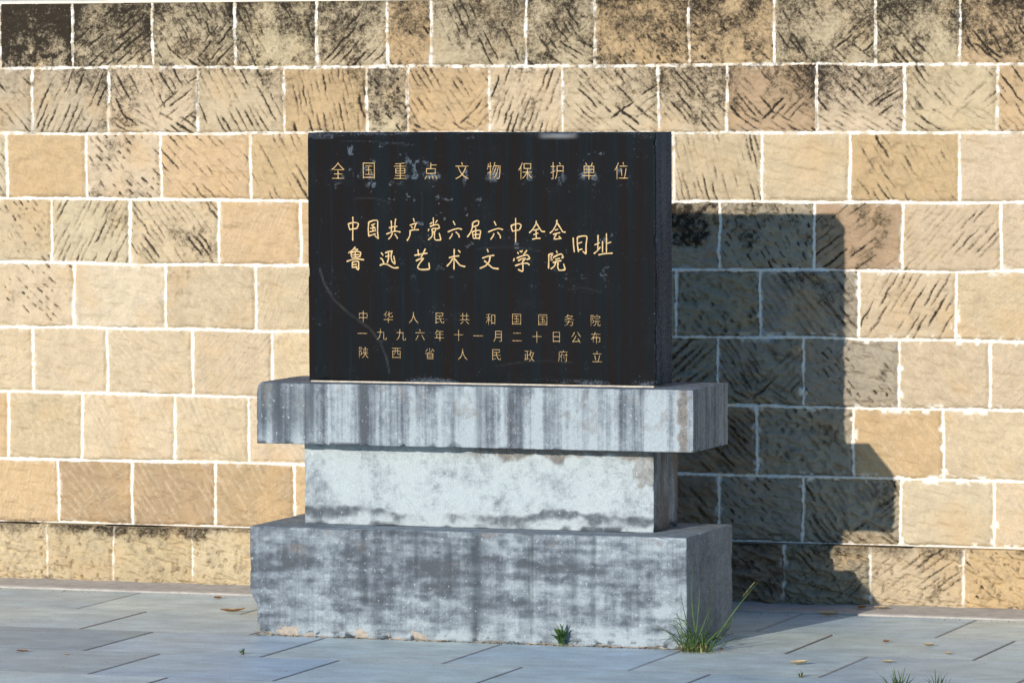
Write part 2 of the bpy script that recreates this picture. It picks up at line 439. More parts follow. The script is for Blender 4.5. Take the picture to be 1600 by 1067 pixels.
def masonry_grid(x0, x1, rows, ztop, zbot, step, plinth=False):
    nx = int((x1 - x0) / step) + 1; nz = int((ztop - zbot) / step) + 1
    xs = np.linspace(x0, x1, nx); zs = np.linspace(zbot, ztop, nz)
    X, Z = np.meshgrid(xs, zs)
    H = np.zeros_like(X); D = np.zeros_like(X); P = np.zeros_like(X)
    T = np.zeros(X.shape + (3,)); dist = np.full(X.shape, 9.0)
    blot = fbm(X * 15, Z * 15, 5, 3); gran = fbm(X * 62, Z * 62, 4, 17); rip = fbm(X * 22 + 1.5 * Z * 22, Z * 46, 3, 27); blot2 = fbm(X * 5 + 4, Z * 5, 3, 9)
    wob = (0.5 * fbm(X * 20, Z * 20, 2, 5) + 0.5 * fbm(X * 90, Z * 90, 2, 6) - 0.5)
    bounds = [ZB[i] for i in rows] + [ZB[rows[-1] + 1] if rows[-1] < 8 else -0.02]
    under = np.zeros_like(X)                                  # just above a bed joint
    for k, ri in enumerate(rows):
        zt, zb = bounds[k], bounds[k + 1]
        wt = 0.0035 * (vn(X * 4, X * 0 + ri, 7) - 0.5) * 2; wb = 0.0035 * (vn(X * 4, X * 0 + ri + 1, 7) - 0.5) * 2
        inrow = (Z <= zt + wt) & (Z > zb + wb)
        if k == 0: inrow |= Z > zt
        if k == len(rows) - 1: inrow |= Z <= zb
        dz_top = np.abs(zt + wt - Z); dz_bot = np.abs(Z - zb - wb)
        if ri == 0: dz_top = dz_top + 9
        if plinth: dz_top = dz_top + 9; dz_bot = dz_bot + 9
        for si, (a, b, spec) in enumerate(row_layout(ri, -9.0, 5.0)):
            if b < x0 - 0.02 or a > x1 + 0.02: continue
            c0 = max(0, np.searchsorted(xs, a - 0.012)); c1 = min(nx, np.searchsorted(xs, b + 0.012))
            g0 = max(0, np.searchsorted(zs, zb - 0.01)); g1 = min(nz, np.searchsorted(zs, zt + 0.01))
            if k == 0: g1 = nz
            if k == len(rows) - 1: g0 = 0
            if c1 - c0 < 2 or g1 - g0 < 2: continue
            sl = (slice(g0, g1), slice(c0, c1))
            x = X[sl]; z = Z[sl]
            lean = random.Random(si * 31 + ri).uniform(-0.003, 0.003)
            ja = a + 0.003 * (vn(z * 9, z * 0 + si, ri) - 0.5) * 2; jb = b + 0.003 * (vn(z * 9, z * 0 + si + 1, ri) - 0.5) * 2
            ins = inrow[sl] & (x > ja) & (x <= jb)
            dd = np.minimum(np.minimum(x - ja, jb - x), np.minimum(dz_top[sl], dz_bot[sl]))
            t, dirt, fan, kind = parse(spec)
            sr = random.Random(ri * 997 + int((a + 20) * 1000))
            uu = (x - a) / (b - a); vv = (z - zb) / (zt - zb)
            # blotches of lichen
            bx, by = sr.uniform(0.1, 0.9), sr.uniform(0.55, 1.0)
            near = np.exp(-(((uu - bx) / 0.55) ** 2 + ((vv - by) / 0.5) ** 2))
            amt = dirt * (0.55 + 0.9 * near)
            if ri == 0: amt = dirt * (0.90 + 0.55 * vv ** 1.2) + 0.15
            if ri == 1: amt = dirt * (0.62 + 0.5 * near + 0.4 * vv ** 1.5) + 0.06
            thr = 0.84 - 0.52 * amt
            field = 0.5 + 1.55 * (0.50 * blot[sl] + 0.34 * blot2[sl] + 0.16 * gran[sl] - 0.5)
            dm = ss(thr - 0.28, thr + 0.24, field) * (0.50 + 0.34 * min(1, dirt * 1.5)) * (0.85 + 0.3 * ss(0.42, 0.62, gran[sl])) if dirt > 0.02 else 0 * x
            sidey = ss(0.05, 0.0, np.minimum(x - ja, jb - x)) * (sr.random() < 0.6)
            if ri == 0: dm = np.maximum(dm, (0.46 + 0.46 * vv + 0.25 * sidey) * (0.45 + 1.0 * blot[sl]) * (0.5 + dirt * 0.8))
            if ri == 1: dm = np.maximum(dm, (0.20 + 0.52 * vv + 0.22 * sidey) * (0.2 + 1.3 * blot2[sl]) * (0.45 + 1.1 * dirt))
            if plinth:
                dm = np.maximum(dm, 0.9 * ss(0.72, 1.0, vv + 0.55 * (blot[sl] - 0.5)) * (0.35 + 0.5 * (dirt > 0.1)))
                dm = np.maximum(dm, 0.7 * ss(0.30, 0.05, vv + 0.7 * (blot[sl] - 0.5)) * (0.75 if a > -1.5 and b < -0.6 else 0.4))
            # chisel strokes
            hs = np.zeros_like(x); sd = np.zeros_like(x); spale = np.zeros_like(x)
            if step < 0.006:
                W = b - a; Hh = zt - zb
                fans = FAN[fan]
                if fan == 3:
                    pa = sr.uniform(0.15, 0.45); pb = sr.uniform(0.6, 1.0); pc = sr.uniform(0.16, 0.34)
                for ang, reg in fans:
                    ang = math.radians(ang + sr.uniform(-9, 9))
                    ca, sa = math.cos(ang), math.sin(ang)
                    sp_ = sr.uniform(0.018, 0.024) if ri < 2 or kind == 'D' else sr.uniform(0.020, 0.027)
                    R_ = 0.5 * (abs(W * sa) + abs(Hh * ca)); L_ = 0.5 * (abs(W * ca) + abs(Hh * sa))
                    mx, mz = (a + b) / 2, (zt + zb) / 2
                    keepc = (sr.uniform(0, 1), sr.uniform(0.2, 1.0)); part = sr.uniform(0.7, 1.3)
                    p = -R_
                    while p < R_:
                        p += sp_ * sr.uniform(0.8, 1.35)
                        q = -L_ + sr.uniform(-0.03, 0.03)
                        while q < L_:
                            ln = (sr.uniform(0.10, 0.22) if reg is None else sr.uniform(0.07, 0.15)) if reg != 'sp' else sr.uniform(0.015, 0.05)
                            m = q + ln / 2
                            cx = mx + ca * m - sa * p; cz = mz + sa * m + ca * p
                            u_, v_ = (cx - a) / W, (cz - zb) / Hh
                            ok = -0.05 < u_ < 1.05 and -0.05 < v_ < 1.05
                            if reg == 'ul': ok &= v_ > pc and v_ > (u_ - pa) / (pb - pa + 0.3) * 0.9 + 0.1
                            elif reg == 'lr': ok &= v_ > pc and v_ <= (u_ - pa) / (pb - pa + 0.3) * 0.9 + 0.1
                            elif reg == 'bt': ok &= v_ <= pc
                            else: ok &= math.hypot(u_ - keepc[0], v_ - keepc[1]) < part
                            if sr.random() < (0.04 if reg != 'sp' else 0.3): ok = False
                            q += ln + sr.uniform(0.002, 0.014)
                            if not ok: continue
                            rr = ln / 2 + 0.012
                            i0, i1 = np.searchsorted(xs[c0:c1], (cx - rr, cx + rr)); j0, j1 = np.searchsorted(zs[g0:g1], (cz - rr, cz + rr))
                            if i1 - i0 < 2 or j1 - j0 < 2: continue
                            w_ = (slice(j0, j1), slice(i0, i1))
                            lx = x[w_] - cx; lz = z[w_] - cz
                            al = lx * ca + lz * sa; pe = -lx * sa + lz * ca
                            pe = pe + 0.0031 * (vn(al * 34 + cx * 91, al * 0 + p * 77, 13) - 0.5) * 2 + sr.uniform(-0.10, 0.10) * al * al / max(ln, 0.02)
                            tp = np.clip(1 - np.abs(al / (ln / 2)) ** 5, 0, 1)
                            wid = sr.uniform(0.0036, 0.0060) * {'d': 1.0, 'D': 1.6, 'l': 0.6}[kind] * (0.45 + 0.55 * tp)
                            rag = 0.50 + 0.9 * (0.5 - al / ln) * 0.6 + 0.7 * vn((x[w_] + cx) * 160, (z[w_] + p) * 160, 19)
                            mk = np.exp(-(pe / (wid * rag)) ** 2) * tp
                            lip = np.exp(-((pe - 2.2 * wid) / (1.6 * wid)) ** 2) * tp
                            amp = sr.uniform(0.6, 1.0)
                            dep = {'d': 0.0034, 'D': 0.013, 'l': 0.0026}[kind]
                            hs[w_] = np.minimum(hs[w_], -dep * amp * mk) + 0.25 * dep * lip
                            if kind == 'l': spale[w_] = np.maximum(spale[w_], 0.32 * amp * lip); sd[w_] = np.maximum(sd[w_], 0.13 * amp * mk)
                            elif kind == 'D': sd[w_] = np.maximum(sd[w_], 0.72 * amp * mk)
                            else: sd[w_] = np.maximum(sd[w_], (0.78 + 0.2 * dirt) * amp * mk)
            dm = np.clip(np.maximum(dm * (1 - 0.25 * (fan > 0)), sd * ((0.66 if ri < 2 else 0.5) + 0.60 * ss(0.36, 0.58, 0.6 * blot[sl] + 0.4 * blot2[sl] + 0.10 * (dirt - 0.3)))), 0, 1)
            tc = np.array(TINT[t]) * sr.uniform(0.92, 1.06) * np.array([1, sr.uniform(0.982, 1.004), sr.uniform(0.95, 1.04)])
            relief = 0.007 * (blot[sl] - 0.5) + 0.010 * (blot2[sl] - 0.5) + 0.0048 * (gran[sl] - 0.5) + 0.014 * (rip[sl] - 0.5) + sr.uniform(-0.002, 0.002)
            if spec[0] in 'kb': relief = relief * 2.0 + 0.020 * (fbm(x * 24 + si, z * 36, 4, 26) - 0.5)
            if plinth: relief = relief * 2.2 - 0.008 * ss(0.66, 0.76, fbm(x * 48, z * 48, 3, 22)) + 0.010 * ss(0.25, 0.0, vv) * (fbm(x * 30, z * 30, 3, 14) - 0.2)
            H[sl] = np.where(ins, relief + hs, H[sl])
            D[sl] = np.where(ins, dm, D[sl]); P[sl] = np.where(ins, spale, P[sl])
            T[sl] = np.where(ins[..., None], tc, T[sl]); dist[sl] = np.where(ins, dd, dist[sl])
            under[sl] = np.where(ins, dz_bot[sl], under[sl])
    hw = 0.0042 + 0.010 * wob
    smear = ss(0.60, 0.74, fbm(X * 34, Z * 34, 3, 20)) * ss(0.024, 0.006, dist) * (0.25 + 0.75 * ss(-1.5, -0.9, X) * ss(1.3, 0.9, Z))
    mort = np.maximum(ss(hw + 0.0022, hw - 0.0012, dist), smear * 0.95)
    # hairline crack between bed mortar and the stone above it
    crack = np.exp(-((under - hw - 0.0022) / 0.0017) ** 2) * ss(0.44, 0.60, vn(X * 7, Z * 0 + np.round(Z * 4.3), 23)) * (under < 0.03)
    crack = np.maximum(crack, 0.8 * np.exp(-((dist - 0.0005) / 0.0018) ** 2) * ss(0.60, 0.72, fbm(X * 12, Z * 12, 3, 25)) * ss(1.2, 1.7, Z))
    H = H * (1 - 0.8 * mort) + 0.0055 * ss(0.0, 0.014, dist - hw) * (1 - mort) + mort * (0.002 + 0.004 * wob) - 0.003 * crack
    if plinth:
        D = np.maximum(D, 0.5 * ss(0.66, 0.76, fbm(X * 48, Z * 48, 3, 22)))
        mort = mort * ss(0.0, 0.05, Z) * (0.25 + 0.5 * ss(0.4, 0.6, vn(X * 30, Z * 30, 9)))
    if not plinth:
        D = np.where(mort > 0.5, 0.6 * ss(1.3, 1.9, Z) * ss(0.46, 0.60, gran), D)
        mort = mort * (1 - 0.75 * ss(1.35, 1.75, Z) * ss(0.50, 0.62, fbm(X * 40, Z * 40, 3, 29)))
    Y = (PLY if plinth else WY) - H
    return xs, zs, X, Y, Z, D, mort, P, T, crack * 0.55

def masonry(name, rows, ztop, zbot, parent, plinth=False, backy=None):
    Vs = []; Qs = []; Ws = []; Ts = []; off = 0
    for (x0, x1, st) in ((-9.0, -4.62, 0.012), (-4.62, 0.42, 0.003), (0.42, 5.0, 0.012)):
        xs, zs, X, Y, Z, D, mort, P, T, K = masonry_grid(x0, x1, rows, ztop, zbot, st, plinth)
        # turn the top edge back over the arris
        for dy, dz in ((0.004, -0.0005), (0.015, 0.0), (backy, 0.0)):
            X = np.vstack([X, X[-1:]]); Z = np.vstack([Z, np.full_like(X[-1:], ztop + dz + 0.001)])
            Y = np.vstack([Y, (PLY if plinth else WY) + np.full_like(X[-1:], dy)])
            D = np.vstack([D, D[-1:] * 0.7]); mort = np.vstack([mort, mort[-1:] * 0]); P = np.vstack([P, P[-1:]]); T = np.vstack([T, T[-1:]]); K = np.vstack([K, K[-1:] * 0])
        if plinth: # the arris is worn round
            e = ss(ztop - 0.02, ztop, Z[:-3]); Y[:-3] += 0.010 * e ** 2
        nr, nc = X.shape
        Vs.append(np.stack([X, Y, Z], -1).reshape(-1, 3)); Qs.append(grid_quads(nr, nc, off)); off += nr * nc
        Ws.append(np.stack([D, np.clip(mort, 0, 1), P, K], -1).reshape(-1, 4))
        Ts.append(np.concatenate([T, np.ones(T.shape[:2] + (1,))], -1).reshape(-1, 4))
    V = np.concatenate(Vs)
    me = np_mesh(name, V - np.array(parent.location), np.concatenate(Qs), {"wear": np.concatenate(Ws), "tint": np.concatenate(Ts)})
    return link(name, me, MW, parent)

def box_mesh(name, lo, hi):
    bm = bmesh.new()
    bmesh.ops.create_cube(bm, size=1.0)
    for v in bm.verts:
        v.co = Vector([(lo[i] + hi[i]) / 2 + v.co[i] * (hi[i] - lo[i]) for i in range(3)])
    me = bpy.data.meshes.new(name); bm.to_mesh(me); bm.free()
    return me

wall = empty("stone_wall", (-2.0, WY, 0.0))
tag(wall, "tall sandstone block wall with white mortar joints and dark weathered top courses", "wall")
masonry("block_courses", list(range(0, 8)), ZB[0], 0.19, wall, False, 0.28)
masonry("plinth_course", [8], ZB[8], -0.015, wall, True, 0.08)
ox = np.array(wall.location)
link("wall_core", box_mesh("wall_core", (-9 - ox[0], 0.02, 0.0), (5 - ox[0], 0.29, ZB[0] - 0.004)), M_BODY, wall)

def capping():
    n = 700; xs = np.linspace(-9, 5, n) - ox[0]
    prof = [(0.004, ZB[0] - 0.001), (0.002, ZB[0] + 0.006), (0.008, ZB[0] + 0.011), (0.14, ZB[0] + 0.018), (0.27, ZB[0] + 0.012), (0.285, ZB[0] - 0.001)]
    V = []
    for j, (py, pz) in enumerate(prof):
        wobz = (fbm(xs * 6, xs * 0 + j * 0.3, 4, 2) - 0.5) * (0.006 if 0 < j < 5 else 0)
        V.append(np.stack([xs, np.full(n, py) + (fbm(xs * 9, xs * 0 + j * 0.4, 3, 6) - 0.5) * 0.006, pz + wobz], -1))
    me = np_mesh("mortar_capping", np.concatenate(V), grid_quads(len(prof), n, 0))
    return link("mortar_capping", me, M_MORT, wall)
capping()

# gutter kerb along the wall's foot
def gutter():
    n = 900; xs = np.linspace(-9, 5, n)
    prof = [(1.142, -0.02), (1.142, 0.003), (1.147, 0.0055), (1.19, 0.007), (1.26, 0.010), (1.33, 0.016), (1.36, 0.02)]
    V = []
    for j, (py, pz) in enumerate(prof):
        V.append(np.stack([xs, py + (fbm(xs * 5, xs * 0 + j * 0.2, 3, 8) - 0.5) * 0.004,
                           pz + (fbm(xs * 12, xs * 0 + j * 0.7, 3, 4) - 0.5) * 0.004 * (j > 1)], -1))
    me = np_mesh("kerb_strip", np.concatenate(V), grid_quads(len(prof), n, 0))
    return tag(link("kerb_strip", me, M_GUT), kind='structure')
gutter()

# ---------------------------------------------------------------- monument
def block(name, parent, lo, hi, step, rad, mat, wear, radf=None, warp=None, rough=0.0009):
    lo = np.array(lo, float); hi = np.array(hi, float)
    Vs = []; Qs = []; Fi = []; off = 0
    ax = {0: (0, 2, 1, 0), 1: (1, 2, 0, 1), 2: (0, 1, 2, 1), 3: (1, 2, 0, 0), 4: (0, 2, 1, 1), 5: (0, 1, 2, 0)}
    flips = {0: False, 1: False, 2: False, 3: True, 4: True, 5: True}
    def axis(i):
        n = max(2, int((hi[i] - lo[i] - 0.02) / step))
        return np.concatenate([[lo[i], lo[i] + 0.0025, lo[i] + 0.006], np.linspace(lo[i] + 0.010, hi[i] - 0.010, n), [hi[i] - 0.006, hi[i] - 0.0025, hi[i]]])
    for f, (a, b, c, s) in ax.items():
        A, B = np.meshgrid(axis(a), axis(b))
        p = np.zeros(A.shape + (3,)); p[..., a] = A; p[..., b] = B; p[..., c] = hi[c] if s else lo[c]
        nr, nc = A.shape
        Vs.append(p.reshape(-1, 3)); Qs.append(grid_quads(nr, nc, off, flips[f])); Fi.append(np.full(nr * nc, f)); off += nr * nc
    V = np.concatenate(Vs); Q = np.concatenate(Qs); F = np.concatenate(Fi)
    nx = V[:, 0] * 1.0 + V[:, 1] * 0.73; nz = V[:, 2] + V[:, 1] * 0.61
    r = rad * (0.6 + 0.8 * fbm(nx * 14, nz * 14, 3, 15)) + 0.010 * ss(0.64, 0.80, fbm(nx * 22 + 3, nz * 22, 3, 16))
    if radf is not None: r = r + radf(V)
    r = np.minimum(r, 0.45 * (hi - lo).min())[:, None]
    q = np.clip(V, lo + r, hi - r)
    v = V - q; ln = np.linalg.norm(v, axis=1, keepdims=True)
    W = wear(F, V, lo, hi)
    nrm = v / np.maximum(ln, 1e-9)
    d = (fbm(nx * 20, nz * 20, 4, 18) - 0.5)[:, None] * 2 * rough
    V2 = q + nrm * (r + d)
    if warp is not None: V2 = warp(V2, V)
    key = np.round(V * 1e5).astype(np.int64)
    _, idx, inv = np.unique(key, axis=0, return_index=True, return_inverse=True)
    inv = inv.ravel()
    # a shared corner vertex takes its front face's wear
    first = np.full(len(idx), 10 ** 9); np.minimum.at(first, inv, np.arange(len(V)))
    me = np_mesh(name, V2[first] - np.array(parent.location), inv[Q], {"wear": W[first]})
    return link(name, me, mat, parent)

BX, MONZ = -1.7598, (0.0, 0.3586, 0.6275, 0.8274, 1.6463)
mon = empty("stone_monument", (BX, 0.25, 0.0))
tag(mon, "stone monument of black inscribed tablet on stepped blue grey limestone blocks", "monument")

def wear_base(F, V, lo, hi):
    x = V[:, 0] - lo[0]; z = V[:, 2]; h = hi[2]; v = z / h
    e = np.where((F == 1) | (F == 3), V[:, 1] * 1.0 + 5, V[:, 0])
    pal = 0.16 + 0.35 * (vn(e * 30, z * 1.5, 13) - 0.5) + 0.28 * ss(0.30, 0.0, v) + 1.2 * (fbm(e * 5, z * 16, 5, 1) - 0.5) + 0.7 * (fbm(e * 38, z * 50, 4, 9) - 0.5) + 0.9 * (fbm(e * 9, z * 75, 4, 2) - 0.5)
    pal += 0.28 * ss(0.42, 0.12, v) * ss(0.35, 0.6, fbm(e * 3 + 2, z * 5, 3, 6)) + 0.22 * ss(1.0, 1.5, x) 
    dark = np.zeros_like(x)
    for sx, wd, a, lnz in ((0.165, 0.02, 0.3, 0.5), (0.40, 0.022, 0.5, 0.75), (0.50, 0.016, 0.42, 0.65), (0.58, 0.02, 0.38, 0.5), (0.70, 0.017, 0.42, 0.8), (0.795, 0.030, 0.60, 1.0), (0.97, 0.022, 0.52, 0.95), (1.13, 0.020, 0.34, 0.8), (1.19, 0.012, 0.42, 0.8), (1.34, 0.03, 0.32, 0.9)):
        xx = x - sx - 0.012 * (fbm(z * 14 + sx * 50, z * 0, 2, 5) - 0.5)
        dark = np.maximum(dark, 1.35 * a * np.exp(-(xx / wd) ** 2) * ss(1 - lnz - 0.15, 1 - lnz + 0.15, v) * (0.25 + 0.6 * vn(e * 9, z * 30, 3) + 0.8 * vn(e * 150, z * 5, 17)))
    dark = np.maximum(dark, 0.6 * ss(0.56, 0.80, 0.6 * fbm(e * 8, z * 22, 5, 11) + 0.4 * fbm(e * 40, z * 60, 3, 14)) * ss(0.15, 0.35, v) * ss(0.75, 0.45, v))
    dark = np.maximum(dark, 0.45 * ss(0.46, 0.72, 0.6 * fbm(e * 6 + 9, z * 18, 4, 12) + 0.4 * fbm(e * 45, z * 90, 3, 15)) * ss(0.4, 0.9, v) * ss(0.9, 0.2, x))
    spot = ss(0.58, 0.66, fbm(e * 48, z * 48, 3, 21)) * ss(0.034, 0.008, z)  # missing chips along the foot, their shaded hollows painted as dark spots
    dark = np.maximum(dark, 1.0 * spot)
    brown = 0.55 * ss(0.55, 0.75, fbm(e * 9, z * 24, 4, 7)) * ss(0.35, 0.95, v)
    bloom = 0.9 * ss(0.52, 0.66, 0.7 * fbm(e * 13 + 1, z * 30, 4, 19) + 0.3 * fbm(e * 70, z * 70, 3, 5)) * ss(0.06, 0.012, z) * ss(0.70, 0.55, x)
    bloom = np.maximum(bloom, 0.9 * ss(0.010, 0.0, z) * ss(0.35, 0.5, vn(e * 20, z * 0, 4)))
    top = F == 2
    pal = np.where(top, 0.40 + 0.5 * (fbm(V[:, 0] * 6, V[:, 1] * 6, 3, 4) - 0.5), pal)
    dark = np.where(top, 0.05, dark); brown = np.where(top, 0.12, brown); bloom = np.where(top, 0, bloom)
    sd = (F == 1)
    pal = np.where(sd, 0.32 + 0.5 * (fbm(e * 7, z * 12, 4, 1) - 0.5), pal)
    dark = np.where(sd, 0.25 * ss(0.5, 0.7, fbm(e * 12, z * 20, 4, 11)), dark); brown = np.where(sd, 0.3, brown)
    return np.stack([dark, pal, brown, bloom], -1)

def rad_base(V):
    x, y, z = V.T
    lx = V[:, 0].min(); hx = V[:, 0].max()
    r = 0.021 * ss(0.12, 0.0, z) * ss(0.15, 0.03, x - lx)
    r = r + 0.012 * ss(0.62, 0.75, vn(x * 30 + y * 17, z * 0 + 1, 9)) * ss(0.035, 0.005, z)
    r = r + 0.03 * ss(0.10, 0.0, hx - x) * ss(0.06, 0.0, z) * ss(0.15, 0.02, V[:, 1].max() - y)
    return r

def warp_base(V2, V):
    lx = V[:, 0].min()
    V2[:, 0] += 0.020 * ss(0.15, 0.10, V[:, 2]) * ss(0.12, 0.0, V[:, 0] - lx)
    return V2

def wear_ped(F, V, lo, hi):
    x = V[:, 0] - lo[0]; h = hi[2] - lo[2]; z = V[:, 2] - lo[2]; v = z / h
    e = np.where((F == 1) | (F == 3), V[:, 1] + 5, V[:, 0])
    pal = 0.80 + 0.9 * (fbm(e * 9, z * 12, 5, 3) - 0.5) + 0.7 * (fbm(e * 40, z * 40, 4, 12) - 0.5) - 0.25 * ss(0.12, 0.0, x)
    band = 0.10 + 0.16 * (fbm(e * 6, z * 0, 4, 8))
    dark = 0.8 * ss(band + 0.05, band - 0.02, v + 0.10 * (fbm(e * 30, z * 30, 4, 23) - 0.5)) * ss(band - 0.17, band - 0.03, v + 0.22 * (fbm(e * 22, z * 22, 4, 22) - 0.5)) * ss(0.24, 0.42, fbm(e * 4 + 3, z * 0, 3, 13))
    dark = np.maximum(dark, 0.9 * ss(0.10, 0.02, v) * ss(0.45, 0.6, fbm(e * 9, z * 10, 3, 24)))
    drip = fbm(e * 16, z * 0, 3, 27)
    brown = 0.9 * ss(1.02 - 0.42 * drip, 1.05 - 0.1 * drip, v + 0.05 + 0.16 * (fbm(e * 34, z * 20, 4, 25) - 0.5)) * (0.35 + 0.65 * ss(0.5, 0.7, x))
    dark = np.maximum(dark, 0.45 * ss(0.55, 0.75, fbm(e * 20 + 7, z * 3, 3, 28)) * ss(0.45, 0.95, v) * (ss(0.3, 0.0, x) + ss(0.8, 1.1, x)))
    corner = ss(0.082, 0.074, (hi[0] - V[:, 0]) + 0.03 * (1 - v) + 0.03 * (fbm(e * 60, z * 60, 3, 3) - 0.5)) * ss(0.50, 0.58, v + 0.3 * (fbm(e * 30, z * 30, 4, 1) - 0.5)) * (F == 0)
    brown = np.maximum(brown, 0.55 * corner)
    sd = F == 1
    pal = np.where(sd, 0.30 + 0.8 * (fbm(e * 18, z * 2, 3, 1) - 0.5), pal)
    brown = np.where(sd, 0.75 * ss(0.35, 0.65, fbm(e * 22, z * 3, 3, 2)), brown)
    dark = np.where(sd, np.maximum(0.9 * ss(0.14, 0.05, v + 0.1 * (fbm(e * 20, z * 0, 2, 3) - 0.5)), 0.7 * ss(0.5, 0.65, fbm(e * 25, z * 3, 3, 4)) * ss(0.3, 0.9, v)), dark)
    return np.stack([np.clip(dark, 0, 1), pal, np.clip(brown, 0, 1), np.zeros_like(x)], -1)

def rad_ped(V):
    lo = V.min(0); hi = V.max(0)
    s = lambda cx, cz, w, a: a * np.exp(-((V[:, 0] - cx) / w) ** 2) * ss(0.06, 0.0, np.abs(V[:, 2] - cz))
    r = s(lo[0] + 0.055, hi[2], 0.02, 0.022) + s(lo[0] + 0.31, lo[2], 0.025, 0.014) + s(lo[0] + 0.50, lo[2], 0.012, 0.016)
    r = r + 0.030 * np.exp(-((V[:, 1] - hi[1] + 0.055) / 0.022) ** 2) * ss(0.07, 0.0, V[:, 2] - lo[2]) * ss(0.03, 0.0, hi[0] - V[:, 0])
    r = r + 0.016 * ss(0.06, 0.0, hi[2] - V[:, 2]) * ss(0.03, 0.0, hi[0] - V[:, 0]) * ss(0.05, 0.0, V[:, 1] - lo[1])
    return r

def wear_ledge(F, V, lo, hi):
    x = V[:, 0] - lo[0]; h = hi[2] - lo[2]; z = V[:, 2] - lo[2]; v = z / h
    e = np.where((F == 1) | (F == 3), V[:, 1] + 5, V[:, 0])
    band = vn(e * 17, z * 0.6, 4) - 0.5; b2 = vn(e * 42 + 5, z * 1.2, 6) - 0.5
    pal = 0.24 + 0.75 * band + 0.7 * b2 + 0.5 * (vn(e * 95, z * 2, 8) - 0.5) + 0.30 * ss(0.75, 1.4, x) + 0.12 * ss(0.5, 0.0, v)
    for sx, wd, a in ((0.555, 0.013, 0.45), (0.61, 0.016, 0.7), (0.645, 0.018, 0.75), (0.73, 0.035, 0.55), (0.95, 0.03, 0.5), (1.16, 0.03, 0.4), (1.335, 0.02, 0.6), (1.39, 0.025, 0.6), (1.45, 0.014, 0.6)):
        pal = pal + a * np.exp(-((x - sx) / wd) ** 2) * ss(1.0, 0.75, v) * 0.8
    dark = 0.55 * ss(0.58, 0.80, vn(e * 30 + 11, z * 0.8, 9)) * ss(-0.1, 0.5, v) * (0.5 + 0.7 * ss(0.5, 0.0, x))
    dark = np.maximum(dark, 0.5 * np.exp(-((x - 0.775) / 0.018) ** 2))
    dark = np.maximum(dark, 0.85 * ss(0.66, 0.72, fbm(e * 24, z * 0, 2, 3)) * ss(0.07, 0.02, v))
    brown = 0.42 * ss(0.48, 0.72, fbm(e * 30, z * 26, 4, 10))  * ss(0.0, 0.9, v + 0.35) + 0.75 * np.exp(-((x - 1.468) / 0.018) ** 2) * (F == 0)
    top = F == 2; sd = F == 1
    pal = np.where(top, 0.25 + 0.4 * (fbm(V[:, 0] * 6, V[:, 1] * 9, 3, 4) - 0.5), pal)
    dark = np.where(top, 0.08, dark); brown = np.where(top, 0.15, brown)
    pal = np.where(sd, 0.32 + 0.6 * (vn(e * 60, z * 1.5, 4) - 0.5), pal); brown = np.where(sd, 0.28, brown); dark = np.where(sd, 0.3 * ss(0.6, 0.8, vn(e * 50, z, 5)), dark)
    return np.stack([np.clip(dark, 0, 1), pal, np.clip(brown, 0, 1), np.zeros_like(x)], -1)

def rad_ledge(V):
    lo = V.min(0); hi = V.max(0)
    nb = ss(0.05, 0.0, V[:, 2] - lo[2])
    r = 0.020 * np.exp(-((V[:, 0] - lo[0] - 0.685) / 0.016) ** 2) * nb
    r = r + 0.014 * ss(0.72, 0.82, vn(V[:, 0] * 26, V[:, 2] * 0, 12)) * nb * ss(0.03, 0.0, V[:, 1] - lo[1])
    for cy in (0.06, 0.30):
        r = r + 0.022 * np.exp(-((V[:, 1] - lo[1] - cy) / 0.010) ** 2) * nb * ss(0.03, 0.0, hi[0] - V[:, 0])
    r = r + 0.016 * ss(0.06, 0.0, V[:, 0] - lo[0]) * ss(0.04, 0.0, hi[2] - V[:, 2]) * ss(0.05, 0, V[:, 1] - lo[1])
    return r

block("base_block", mon, (BX - 0.7514, 0.0, MONZ[0]), (BX + 0.7514, 0.5057, MONZ[1]), 0.0065, 0.005, M_BASE, wear_base, rad_base, warp_base, 0.0016)
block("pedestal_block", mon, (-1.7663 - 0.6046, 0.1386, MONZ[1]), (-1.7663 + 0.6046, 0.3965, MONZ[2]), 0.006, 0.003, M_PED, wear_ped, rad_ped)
block("ledge_slab", mon, (-1.7494 - 0.7510, 0.0432, MONZ[2]), (-1.7494 + 0.7510, 0.4261, MONZ[3]), 0.006, 0.003, M_LEDGE, wear_ledge, rad_ledge)

